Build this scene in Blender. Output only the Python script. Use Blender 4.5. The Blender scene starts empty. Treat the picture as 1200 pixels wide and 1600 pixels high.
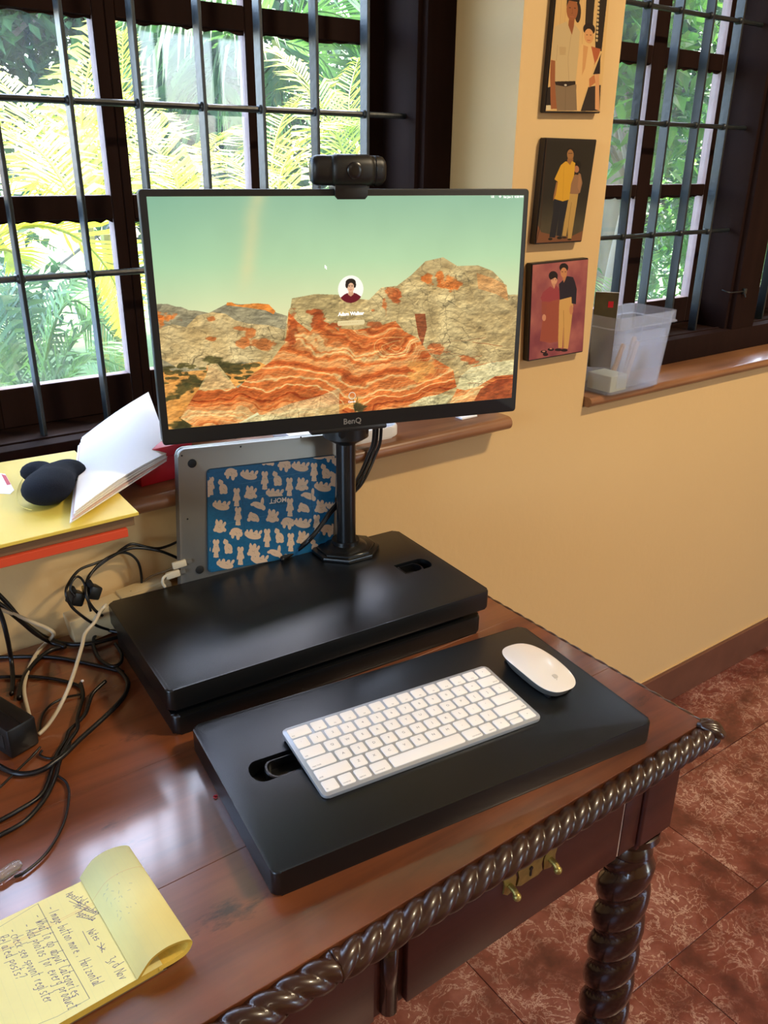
import bpy, bmesh, math, random
import numpy as np
from mathutils import Vector, Matrix
random.seed(7)
rng = np.random.default_rng(5)
scn = bpy.context.scene
PI = math.pi

# ------------------------------------------------------------------ camera
CAM = Vector((-0.1081, -1.0927, 1.3794)); FPX = 1306.04
def _basis(yaw, pitch, roll):
    cy, sy, cp, sp = math.cos(yaw), math.sin(yaw), math.cos(pitch), math.sin(pitch)
    f = Vector((sy*cp, cy*cp, sp)); r = Vector((cy, -sy, 0)); u = r.cross(f)
    c, s = math.cos(roll), math.sin(roll)
    return c*r+s*u, -s*r+c*u, f
CR, CU, CF = _basis(.6366, -.4007, .0122)
cam = bpy.data.cameras.new('camera'); camo = bpy.data.objects.new('camera', cam)
scn.collection.objects.link(camo); scn.camera = camo
cam.sensor_fit = 'HORIZONTAL'; cam.sensor_width = 36; cam.lens = 36*FPX/1200
cam.clip_start = .01; cam.clip_end = 200
camo.matrix_world = Matrix(((CR.x, CU.x, -CF.x, CAM.x), (CR.y, CU.y, -CF.y, CAM.y), (CR.z, CU.z, -CF.z, CAM.z), (0, 0, 0, 1)))

# ------------------------------------------------------------------ world, sun, lamps, exposure
w = bpy.data.worlds.new('world'); scn.world = w; w.use_nodes = True
nt = w.node_tree; nt.nodes.clear()
sky = nt.nodes.new('ShaderNodeTexSky'); sky.sky_type = 'NISHITA'; sky.sun_disc = False
sky.sun_elevation = math.radians(58); sky.sun_rotation = math.radians(60); sky.air_density = 1.0; sky.dust_density = 2.5; sky.ozone_density = 1.0
bg = nt.nodes.new('ShaderNodeBackground'); bg.inputs[1].default_value = 2.5
wo = nt.nodes.new('ShaderNodeOutputWorld')
nt.links.new(sky.outputs[0], bg.inputs[0]); nt.links.new(bg.outputs[0], wo.inputs[0])
def light(name, kind, loc, energy, color=(1, 1, 1), aim=None, **kw):
    l = bpy.data.lights.new(name, kind); o = bpy.data.objects.new(name, l); scn.collection.objects.link(o)
    o.location = loc; l.energy = energy; l.color = color
    if aim is not None:
        o.rotation_euler = (Vector(aim)-Vector(loc)).to_track_quat('-Z', 'Y').to_euler()
    for k, v in kw.items(): setattr(l, k, v)
    return o
SUN_DIR = Vector((0.35, 0.42, 1.0))      # towards the sun: high, beyond the window wall, kept off the panes by the added eave
light('sun', 'SUN', (0, 0, 6), 9.0, (1, .95, .84), aim=Vector((0, 0, 6))-SUN_DIR, angle=.01)
light('ceiling_lamp_light', 'AREA', (1.6, -1.28, 2.60), 38, (1, .81, .54), aim=(1.6, -1.28, 0), shape='RECTANGLE', size=.35, size_y=.10)
light('rear_lamp_light', 'AREA', (-.9, -2.7, 2.60), 8, (1, .84, .60), aim=(-.9, -2.7, 0), shape='RECTANGLE', size=.5, size_y=.12)
for nm, loc, aim, sx, sy in (('portal_1', (.1, .36, 1.6), (.1, -1, 1.6), 1.75, 1.35), ('portal_2', (2.1, .36, 1.6), (2.1, -1, 1.6), 1.8, 1.35),
                             ('portal_3', (2.6, -4.1, 1.1), (2.6, 0, 1.1), .9, 2.1), ('portal_4', (-2.38, -1.15, 1.55), (0, -1.15, 1.55), 1.2, 1.2)):
    p = light(nm, 'AREA', loc, 1, aim=aim, shape='RECTANGLE', size=sx, size_y=sy); p.data.cycles.is_portal = True
scn.view_settings.view_transform = 'Standard'; scn.view_settings.look = 'None'
scn.view_settings.gamma = 1; scn.view_settings.use_curve_mapping = False
scn.view_settings.exposure = 0.36

# ------------------------------------------------------------------ helpers
def at(px, py, ax, val):
    d = CF + CR*((px-600)/FPX) - CU*((py-800)/FPX)
    return CAM + d*((val-CAM[ax])/d[ax])
def sl(c):
    return c/12.92 if c <= .04045 else ((c+.055)/1.055)**2.4
def rgb(r, g, b): return (sl(r/255), sl(g/255), sl(b/255), 1)
def mat(name, col, rough=.5, metal=0., var=0., vscale=20., bump=0., bscale=200., coat=0., spec=.5, stretch=(1, 1, 1), trans=0., emis=None, es=0., alpha=None):
    m = bpy.data.materials.new(name); m.use_nodes = True; n = m.node_tree; b = n.nodes['Principled BSDF']
    b.inputs['Base Color'].default_value = col; b.inputs['Roughness'].default_value = rough
    b.inputs['Metallic'].default_value = metal; b.inputs['Specular IOR Level'].default_value = spec
    b.inputs['Coat Weight'].default_value = coat; b.inputs['Coat Roughness'].default_value = .08
    b.inputs['Transmission Weight'].default_value = trans
    if emis: b.inputs['Emission Color'].default_value = emis; b.inputs['Emission Strength'].default_value = es
    if alpha is not None: b.inputs['Alpha'].default_value = alpha
    tc = n.nodes.new('ShaderNodeTexCoord'); mp = n.nodes.new('ShaderNodeMapping'); mp.inputs['Scale'].default_value = stretch
    n.links.new(tc.outputs['Object'], mp.inputs[0])
    if var > 0:
        no = n.nodes.new('ShaderNodeTexNoise'); no.inputs['Scale'].default_value = vscale; no.inputs['Detail'].default_value = 5
        n.links.new(mp.outputs[0], no.inputs['Vector'])
        mx = n.nodes.new('ShaderNodeMix'); mx.data_type = 'RGBA'
        mx.inputs[6].default_value = tuple(c*(1-var) for c in col[:3])+(1,); mx.inputs[7].default_value = tuple(min(1, c*(1+var)) for c in col[:3])+(1,)
        n.links.new(no.outputs[0], mx.inputs[0]); n.links.new(mx.outputs[2], b.inputs['Base Color'])
    if bump > 0:
        nb = n.nodes.new('ShaderNodeTexNoise'); nb.inputs['Scale'].default_value = bscale; nb.inputs['Detail'].default_value = 3
        n.links.new(mp.outputs[0], nb.inputs['Vector'])
        bp = n.nodes.new('ShaderNodeBump'); bp.inputs['Strength'].default_value = bump; bp.inputs['Distance'].default_value = .002
        n.links.new(nb.outputs[0], bp.inputs['Height']); n.links.new(bp.outputs[0], b.inputs['Normal'])
    return m
C = scn.collection
def obj(name, bm, m, parent=None, smooth=False, loc=None):
    me = bpy.data.meshes.new(name); bm.to_mesh(me); bm.free()
    if isinstance(m, (list, tuple)):
        for q in m: me.materials.append(q)
    elif m: me.materials.append(m)
    if smooth:
        me.polygons.foreach_set('use_smooth', [True]*len(me.polygons))
        if smooth != 'all': me.set_sharp_from_angle(angle=math.radians(smooth if smooth is not True else 40))
    o = bpy.data.objects.new(name, me); C.objects.link(o)
    if parent: o.parent = parent
    if loc is not None: o.location = loc
    return o
def tag(o, label, cat, group=None):
    o['label'] = label; o['category'] = cat
    if group: o['group'] = group
    return o
def thing(name, label, cat, loc=(0, 0, 0), rz=0., group=None, rot=None):
    o = bpy.data.objects.new(name, None); C.objects.link(o); o.location = loc
    o.rotation_euler = rot if rot else (0, 0, rz); o.empty_display_size = .05
    return tag(o, label, cat, group)
def struct(o):
    o['kind'] = 'structure'; return o
def B(): return bmesh.new()
def box(bm, c, s, rot=None, bev=0., seg=2, mi=0):
    r = bmesh.ops.create_cube(bm, size=1.0); vs = r['verts']
    M = Matrix.Translation(Vector(c)) @ (rot.to_4x4() if rot else Matrix.Identity(4)) @ Matrix.Diagonal((s[0], s[1], s[2], 1))
    bmesh.ops.transform(bm, matrix=M, verts=vs)
    es = list({e for v in vs for e in v.link_edges}); fs = {f for v in vs for f in v.link_faces}
    if mi:
        for f in fs: f.material_index = mi
    if bev > 0: bmesh.ops.bevel(bm, geom=es, offset=bev, segments=seg, affect='EDGES', profile=.5, clamp_overlap=True)
def box2(bm, a, b, bev=0., seg=2, mi=0):
    box(bm, [(a[i]+b[i])/2 for i in range(3)], [abs(b[i]-a[i]) for i in range(3)], None, bev, seg, mi)
def Rz(a): return Matrix.Rotation(a, 3, 'Z')
def Rx(a): return Matrix.Rotation(a, 3, 'X')
def Ry(a): return Matrix.Rotation(a, 3, 'Y')
def prism(bm, pts, z0, z1, bev=0., seg=2, rot=None, origin=(0, 0, 0)):
    """pts 2D outline (ccw) extruded in z, top/bottom rims bevelled"""
    lo = [bm.verts.new((x, y, z0)) for x, y in pts]; hi = [bm.verts.new((x, y, z1)) for x, y in pts]
    n = len(pts); f1 = bm.faces.new(hi); f2 = bm.faces.new(lo[::-1]); sides = []
    for i in range(n): sides.append(bm.faces.new((lo[i], lo[(i+1) % n], hi[(i+1) % n], hi[i])))
    if bev > 0:
        es = list(f1.edges)+list(f2.edges)
        r = bmesh.ops.bevel(bm, geom=es, offset=bev, segments=seg, affect='EDGES', profile=.5)
    return
def rrect(w, d, r, n=5, cx=0., cy=0.):
    out = []
    for sx, sy, a0 in ((1, 1, 0), (-1, 1, PI/2), (-1, -1, PI), (1, -1, 1.5*PI)):
        for k in range(n+1):
            a = a0+PI/2*k/n
            out.append((cx+sx*(w/2-r)+r*math.cos(a), cy+sy*(d/2-r)+r*math.sin(a)))
    return out
def tr(bm, M, verts=None):
    bmesh.ops.transform(bm, matrix=M, verts=verts or bm.verts[:])
def smoothpath(pts, sub=6):
    P = [Vector(p) for p in pts]; out = []
    for i in range(len(P)-1):
        p0 = P[max(i-1, 0)]; p1 = P[i]; p2 = P[i+1]; p3 = P[min(i+2, len(P)-1)]
        for k in range(sub):
            t = k/sub
            out.append(.5*((2*p1)+(p2-p0)*t+(2*p0-5*p1+4*p2-p3)*t*t+(3*p1-p0-3*p2+p3)*t**3))
    out.append(P[-1]); return out
def tube(bm, pts, r, n=8, caps=True, flat=1.):
    P = [Vector(p) for p in pts]; rings = []; up = Vector((0, 0, 1)); prev = None
    for i, p in enumerate(P):
        t = (P[min(i+1, len(P)-1)]-P[max(i-1, 0)])
        if t.length < 1e-9: t = Vector((1, 0, 0))
        t.normalize()
        if prev is None:
            a = t.cross(up)
            if a.length < .05: a = t.cross(Vector((1, 0, 0)))
        else: a = prev-t*prev.dot(t)
        a.normalize(); prev = a; b = t.cross(a)
        rr = r[i] if isinstance(r, (list, tuple)) else r
        rings.append([bm.verts.new(p+a*math.cos(2*PI*k/n)*rr+b*math.sin(2*PI*k/n)*rr*flat) for k in range(n)])
    for i in range(len(rings)-1):
        for k in range(n):
            bm.faces.new((rings[i][k], rings[i][(k+1) % n], rings[i+1][(k+1) % n], rings[i+1][k]))
    if caps and len(rings) > 1:
        bm.faces.new(rings[0][::-1]); bm.faces.new(rings[-1])
def lathe(bm, prof, n=24, c=(0, 0, 0)):
    rings = []
    for r, z in prof:
        rings.append([bm.verts.new((c[0]+max(r, 1e-5)*math.cos(2*PI*k/n), c[1]+max(r, 1e-5)*math.sin(2*PI*k/n), c[2]+z)) for k in range(n)])
    for i in range(len(rings)-1):
        for k in range(n): bm.faces.new((rings[i][k], rings[i][(k+1) % n], rings[i+1][(k+1) % n], rings[i+1][k]))
    bm.faces.new(rings[0][::-1]); bm.faces.new(rings[-1])
def quad(bm, pts, uv=True, mi=0):
    """quad given TL,TR,BR,BL with uv (0,1),(1,1),(1,0),(0,0)"""
    v = [bm.verts.new(p) for p in pts]; f = bm.faces.new((v[3], v[2], v[1], v[0])); f.material_index = mi
    l = bm.loops.layers.uv.verify()
    for lp, t in zip(f.loops, ((0, 0), (1, 0), (1, 1), (0, 1))): lp[l].uv = t
    return f
def boolcut(o, cutter_bm):
    me = bpy.data.meshes.new('cut'); cutter_bm.to_mesh(me); cutter_bm.free()
    c = bpy.data.objects.new('cut', me); C.objects.link(c); c.parent = o.parent; c.location = o.location
    m = o.modifiers.new('b', 'BOOLEAN'); m.operation = 'DIFFERENCE'; m.object = c; m.solver = 'EXACT'
    bpy.context.view_layer.update()
    dg = bpy.context.evaluated_depsgraph_get(); new = bpy.data.meshes.new_from_object(o.evaluated_get(dg))
    o.modifiers.clear(); o.data = new; bpy.data.objects.remove(c)
    new.polygons.foreach_set('use_smooth', [True]*len(new.polygons)); new.set_sharp_from_angle(angle=math.radians(35))
def text(name, s, size, m, parent, M, ext=.0001, align='CENTER', bold=0.):
    cu = bpy.data.curves.new(name, 'FONT'); cu.body = s; cu.size = size; cu.extrude = ext; cu.align_x = align; cu.align_y = 'CENTER'; cu.offset = bold
    cu.resolution_u = 2
    t = bpy.data.objects.new(name+'_t', cu); C.objects.link(t); bpy.context.view_layer.update()
    me = bpy.data.meshes.new_from_object(t.evaluated_get(bpy.context.evaluated_depsgraph_get()))
    bpy.data.objects.remove(t); me.name = name; me.materials.clear(); me.materials.append(m); me.transform(M)
    o = bpy.data.objects.new(name, me); C.objects.link(o); o.parent = parent
    return o

# ------------------------------------------------------------------ procedural print painting (numpy)
class Canvas:
    def __init__(s, W, H, col):
        s.W, s.H = W, H; s.a = np.empty((H, W, 3), np.float32); s.a[:] = np.array(col)/255.
        s.f = lambda p: p
    def _m(s, pts):
        P = np.array([s.f(p) for p in pts], float)*[s.W, s.H]
        x0, x1 = max(0, int(P[:, 0].min())-1), min(s.W, int(P[:, 0].max())+2); y0, y1 = max(0, int(P[:, 1].min())-1), min(s.H, int(P[:, 1].max())+2)
        if x1 <= x0 or y1 <= y0: return None
        X, Y = np.meshgrid(np.arange(x0, x1)+.5, np.arange(y0, y1)+.5); m = np.zeros(X.shape, bool)
        n = len(P)
        for i in range(n):
            ax, ay = P[i]; bx, by = P[(i+1) % n]
            if ay == by: continue
            m ^= ((ay > Y) != (by > Y)) & (X < (bx-ax)*(Y-ay)/(by-ay)+ax)
        return m, slice(y0, y1), slice(x0, x1)
    def poly(s, pts, col, a=1.):
        r = s._m(pts)
        if r is None: return
        m, ys, xs = r; c = np.array(col)/255. if not isinstance(col, np.ndarray) else col[ys, xs]
        reg = s.a[ys, xs]; reg[m] = reg[m]*(1-a)+(c[m] if c.ndim == 3 else c)*a
    def ell(s, cx, cy, rx, ry, col, a=1., rot=0., n=28):
        c, q = math.cos(rot), math.sin(rot)
        s.poly([(cx+rx*math.cos(t)*c-ry*math.sin(t)*q, cy+rx*math.cos(t)*q+ry*math.sin(t)*c) for t in np.linspace(0, 2*PI, n, endpoint=False)], col, a)
    def line(s, pts, w, col, a=1.):
        P = np.array([s.f(p) for p in pts], float)*[s.W, s.H]
        for i in range(len(P)-1):
            A, Bp = P[i], P[i+1]
            x0, x1 = max(0, int(min(A[0], Bp[0])-w-1)), min(s.W, int(max(A[0], Bp[0])+w+2)); y0, y1 = max(0, int(min(A[1], Bp[1])-w-1)), min(s.H, int(max(A[1], Bp[1])+w+2))
            if x1 <= x0 or y1 <= y0: continue
            X, Y = np.meshgrid(np.arange(x0, x1)+.5, np.arange(y0, y1)+.5); d = Bp-A; L = max(1e-6, d@d)
            t = np.clip(((X-A[0])*d[0]+(Y-A[1])*d[1])/L, 0, 1)
            D = np.hypot(X-A[0]-t*d[0], Y-A[1]-t*d[1]); k = np.clip(w/2+.5-D, 0, 1)[..., None]*a
            reg = s.a[y0:y1, x0:x1]; reg[:] = reg*(1-k)+np.array(col)/255.*k
    def image(s, name):
        im = bpy.data.images.new(name, s.W, s.H); buf = np.ones((s.H, s.W, 4), np.float32); buf[..., :3] = np.clip(s.a[::-1], 0, 1)
        im.pixels.foreach_set(buf.ravel()); im.update(); im.pack(); return im
def homog(src, dst):
    A = []; b = []
    for (x, y), (u, v) in zip(src, dst):
        A.append([x, y, 1, 0, 0, 0, -u*x, -u*y]); A.append([0, 0, 0, x, y, 1, -v*x, -v*y]); b += [u, v]
    h = np.append(np.linalg.solve(np.array(A, float), np.array(b, float)), 1).reshape(3, 3)
    def f(p):
        q = h @ np.array([p[0], p[1], 1.]); return q[0]/q[2], q[1]/q[2]
    return f
def vnoise(W, H, sx, sy, seed=0, oct=4):
    r = np.random.default_rng(seed); out = np.zeros((H, W)); amp = 1; tot = 0
    for o in range(oct):
        nx, ny = int(sx*2**o)+2, int(sy*2**o)+2; g = r.random((ny+1, nx+1))
        x = np.linspace(0, nx-1.001, W); y = np.linspace(0, ny-1.001, H); xi, yi = x.astype(int), y.astype(int); fx, fy = x-xi, y-yi
        fx = fx*fx*(3-2*fx); fy = fy*fy*(3-2*fy)
        a = g[np.ix_(yi, xi)]; b_ = g[np.ix_(yi, xi+1)]; c = g[np.ix_(yi+1, xi)]; d = g[np.ix_(yi+1, xi+1)]
        out += amp*((a*(1-fx)+b_*fx)*(1-fy[:, None])+(c*(1-fx)+d*fx)*fy[:, None]); tot += amp; amp *= .5
    return out/tot
def cells(W, H, nx, ny, seed=0, warp=None):
    r = np.random.default_rng(seed); jx, jy = r.random((ny+4, nx+4)), r.random((ny+4, nx+4))
    X, Y = np.meshgrid(np.linspace(0, nx, W), np.linspace(0, ny, H))
    if warp is not None: X = X+warp; Y = Y+warp*.7
    X = np.clip(X, 0, nx); Y = np.clip(Y, 0, ny)
    xi, yi = X.astype(int), Y.astype(int); f1 = np.full(X.shape, 9.); f2 = np.full(X.shape, 9.)
    for dy in (-1, 0, 1):
        for dx in (-1, 0, 1):
            cx, cy = xi+dx, yi+dy; d = np.hypot(cx+jx[cy+1, cx+1]-X, cy+jy[cy+1, cx+1]-Y)
            f2 = np.where(d < f1, f1, np.minimum(f2, d)); f1 = np.minimum(f1, d)
    return f2-f1
def img_mat(name, im, rough=.5, emit=0., spec=.4, coat=0.):
    m = bpy.data.materials.new(name); m.use_nodes = True; n = m.node_tree; b = n.nodes['Principled BSDF']
    t = n.nodes.new('ShaderNodeTexImage'); t.image = im; b.inputs['Roughness'].default_value = rough; b.inputs['Specular IOR Level'].default_value = spec
    b.inputs['Coat Weight'].default_value = coat
    if emit > 0:
        b.inputs['Base Color'].default_value = (.004, .004, .004, 1)
        n.links.new(t.outputs[0], b.inputs['Emission Color']); b.inputs['Emission Strength'].default_value = emit
    else: n.links.new(t.outputs[0], b.inputs['Base Color'])
    return m
GLY = dict(a="35 15 03 12 22 34 35 32 42", b="08 02 22 33 34 25 05", c="35 15 04 03 12 32", d="35 15 03 12 32 38 32 42", e="04 34 25 15 03 12 32", f="37 28 17 10/05 35",
 g="35 15 03 12 32 35 31 20 00", h="08 02/04 15 25 34 32", i="05 02 12/06 07", j="15 11 00/16 17", k="08 02/35 03 32", l="08 02 12", m="05 02/04 15 24 22/24 35 44 42",
 n="05 02/04 15 25 34 32", o="15 03 12 22 34 25 15", p="05 00/05 25 34 23 03", q="35 15 04 13 33/35 30 41", r="05 02/04 15 25", s="35 15 04 33 22 02", t="18 12 22/06 36",
 u="05 03 12 22 35 32", v="05 12 35", w="05 02 24 32 45", x="05 32/35 02", y="05 13 23/35 20 00", z="05 35 02 32", W="08 12 25 32 48", A="02 28 42/14 34", C="37 18 04 12 32 43",
 N="02 08 42 48", H="08 02/48 42/05 45", I="08 02", S="37 18 06 35 33 12 02", R="02 08 38 35 05 42")
GLY['?'] = "07 18 38 36 24/22 23"; GLY['-'] = "04 34"; GLY['3'] = "08 28 15 34 32 02"; GLY['.'] = "02 03"; GLY['#'] = "08 22/38 02/05 46/04 33"
def hand(cv, p0, p1, s, col, width=1.6, size=None, seed=1):
    r = random.Random(seed); wd = sum(.9 if ch == ' ' else 1.15 if ch in 'mwW' else .95 for ch in s)
    p0 = Vector(cv.f(p0)); p1 = Vector(cv.f(p1)); asp = cv.H/cv.W
    d = Vector(((p1.x-p0.x), (p1.y-p0.y)*asp)); L = d.length; d.normalize(); nrm = Vector((d.y, -d.x))
    st = L/wd; hh = (size or 1.0)*st/4; x = 0
    f = cv.f; cv.f = lambda p: p
    for ch in s:
        if ch in GLY:
            for stroke in GLY[ch].split('/'):
                pts = []
                for g in stroke.split():
                    gx = (int(g[0])*.19+r.uniform(-.04, .04))*st; gy = (int(g[1])-2+r.uniform(-.25, .25))*hh
                    q = Vector((p0.x, p0.y*asp))+d*(x+gx+gy*.25)+nrm*gy
                    pts.append((q.x, q.y/asp))
                cv.line(pts, width, col, .85)
        x += st*(.9 if ch == ' ' else 1.15 if ch in 'mwW' else .95)
    cv.f = f

# ------------------------------------------------------------------ materials
def wood(name, dark, light_, scale=3.0, axis='X', rough=.25, coat=.5, bump=.15, stain=0., contrast=(.3, .7)):
    m = bpy.data.materials.new(name); m.use_nodes = True; n = m.node_tree; b = n.nodes['Principled BSDF']
    tc = n.nodes.new('ShaderNodeTexCoord'); mp = n.nodes.new('ShaderNodeMapping')
    sc = {'X': (1, 14, 14), 'Y': (14, 1, 14), 'Z': (14, 14, 1)}[axis]; mp.inputs['Scale'].default_value = sc
    n.links.new(tc.outputs['Object'], mp.inputs[0])
    a = n.nodes.new('ShaderNodeTexNoise'); a.inputs['Scale'].default_value = scale; a.inputs['Detail'].default_value = 8; a.inputs['Roughness'].default_value = .62; a.inputs['Distortion'].default_value = .6
    n.links.new(mp.outputs[0], a.inputs['Vector'])
    big = n.nodes.new('ShaderNodeTexNoise'); big.inputs['Scale'].default_value = 4.5; big.inputs['Detail'].default_value = 4
    n.links.new(tc.outputs['Object'], big.inputs['Vector'])
    ad = n.nodes.new('ShaderNodeMath'); ad.operation = 'MULTIPLY_ADD'; ad.inputs[1].default_value = .55; n.links.new(big.outputs[0], ad.inputs[0])
    m2 = n.nodes.new('ShaderNodeMath'); m2.operation = 'MULTIPLY'; m2.inputs[1].default_value = .5; n.links.new(a.outputs[0], m2.inputs[0]); n.links.new(m2.outputs[0], ad.inputs[2])
    rp = n.nodes.new('ShaderNodeValToRGB'); rp.color_ramp.elements[0].position = contrast[0]; rp.color_ramp.elements[1].position = contrast[1]
    rp.color_ramp.elements[0].color = dark; rp.color_ramp.elements[1].color = light_
    n.links.new(ad.outputs[0], rp.inputs[0]); last = rp.outputs[0]
    if stain > 0:
        st = n.nodes.new('ShaderNodeTexNoise'); st.inputs['Scale'].default_value = 9; st.inputs['Detail'].default_value = 6; st.inputs['Roughness'].default_value = .7
        mp2 = n.nodes.new('ShaderNodeMapping'); mp2.inputs['Scale'].default_value = (.8, 2.2, 1); n.links.new(tc.outputs['Object'], mp2.inputs[0]); n.links.new(mp2.outputs[0], st.inputs['Vector'])
        r2 = n.nodes.new('ShaderNodeValToRGB'); r2.color_ramp.elements[0].position = .60; r2.color_ramp.elements[1].position = .69
        n.links.new(st.outputs[0], r2.inputs[0]); mx = n.nodes.new('ShaderNodeMix'); mx.data_type = 'RGBA'
        mu = n.nodes.new('ShaderNodeMath'); mu.operation = 'MULTIPLY'; mu.inputs[1].default_value = stain; n.links.new(r2.outputs[0], mu.inputs[0]); n.links.new(mu.outputs[0], mx.inputs[0])
        n.links.new(last, mx.inputs[6]); mx.inputs[7].default_value = tuple(c*.25 for c in dark[:3])+(1,); last = mx.outputs[2]
    n.links.new(last, b.inputs['Base Color'])
    b.inputs['Roughness'].default_value = rough; b.inputs['Coat Weight'].default_value = coat; b.inputs['Coat Roughness'].default_value = .12
    bp = n.nodes.new('ShaderNodeBump'); bp.inputs['Strength'].default_value = bump; bp.inputs['Distance'].default_value = .001
    n.links.new(a.outputs[0], bp.inputs['Height']); n.links.new(bp.outputs[0], b.inputs['Normal'])
    return m
M_wall = mat('wall_paint', rgb(215, 180, 124), .6, var=.04, vscale=2.5, bump=.25, bscale=60)
M_ceil = mat('ceiling_paint', rgb(235, 230, 218), .8)
M_table = wood('table_top_wood', rgb(48, 20, 11), rgb(144, 80, 43), 2.2, 'X', .36, 1., .05, stain=.75, contrast=(.30, .72))
M_dark = wood('dark_table_wood', rgb(42, 16, 12), rgb(78, 34, 24), 3, 'X', .38, .15, .2)
M_rope = wood('rope_moulding_wood', rgb(30, 14, 8), rgb(60, 30, 14), 6, 'X', .36, .45, .08)
M_leg = wood('leg_wood', rgb(26, 11, 7), rgb(48, 22, 12), 6, 'Z', .25, .8, .08)
M_frame = wood('window_frame_paint', rgb(27, 15, 12), rgb(40, 24, 19), 3, 'Z', .72, 0, .1); M_frame.node_tree.nodes['Principled BSDF'].inputs['Specular IOR Level'].default_value = .07
M_rim = mat('daylit_rim', rgb(150, 128, 126), .8, var=.25, vscale=40, bump=.4, bscale=120)  # pale pink puts the daylight on the pane-side faces into the colour
M_sill = wood('sill_wood', rgb(94, 58, 38), rgb(158, 110, 74), 2.4, 'X', .35, .35, .1)
M_iron = mat('painted_iron', rgb(22, 29, 31), .42, .0, spec=.6, bump=.3, bscale=90)
M_black = mat('black_laminate', rgb(9, 11, 12), .33, var=.05, vscale=300, bump=.10, bscale=1400, spec=.55)
M_plastic = mat('black_plastic', rgb(16, 16, 16), .42)
M_gloss = mat('black_steel', rgb(14, 15, 16), .28, .0, spec=.6)
M_bezel = mat('monitor_bezel', rgb(18, 19, 18), .45)
M_cable = mat('cable_rubber', rgb(10, 10, 11), .38)
M_wcable = mat('white_cable', rgb(205, 192, 165), .45)
M_alu = mat('aluminium', rgb(136, 134, 128), .40, .6, bump=.1, bscale=1500)
M_rubber = mat('rubber', rgb(14, 14, 14), .7)
M_key = mat('white_key', rgb(252, 249, 244), .45, spec=.4)
M_kbd = mat('keyboard_aluminium', rgb(185, 189, 193), .36, .5)
M_leg_txt = mat('key_legend_grey', rgb(135, 135, 140), .6)
M_mouse = mat('mouse_shell', rgb(240, 233, 224), .18, coat=.5)
M_paper = mat('white_paper', rgb(246, 246, 248), .7)
M_pad = mat('yellow_paper', rgb(232, 220, 128), .75, var=.05, vscale=60)
M_padedge = mat('pad_cut_edge', rgb(214, 178, 66), .8, var=.2, vscale=300, stretch=(1, 1, 8))
M_folder = mat('yellow_card', rgb(232, 204, 82), .55, bump=.3, bscale=25, var=.06, vscale=8)
M_orange = mat('orange_card', rgb(212, 72, 34), .6)
M_brown = mat('brown_card', rgb(120, 92, 60), .7)
M_grey = mat('grey_board', rgb(96, 88, 76), .75)
M_navy = mat('navy_knit', rgb(20, 25, 38), .92, bump=.6, bscale=900, var=.15, vscale=60, spec=.2)
M_red = mat('red_box_card', rgb(196, 26, 44), .5)
M_beige = mat('beige_plastic', rgb(206, 184, 140), .5)
M_brass = mat('aged_brass', rgb(168, 150, 84), .42, .75, var=.5, vscale=90)
M_brown_board = mat('plaque_edge', rgb(34, 22, 14), .5)
M_whiteplastic = mat('white_plastic', rgb(222, 220, 218), .4)
M_emit = mat('screen_text_light', (0, 0, 0, 1), .5, emis=(1, .98, .92, 1), es=1.3)
M_logo = mat('bezel_logo_silver', rgb(150, 150, 145), .4, .6)
M_chalk = mat('chalky_crack', rgb(178, 158, 150), .9)
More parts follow.
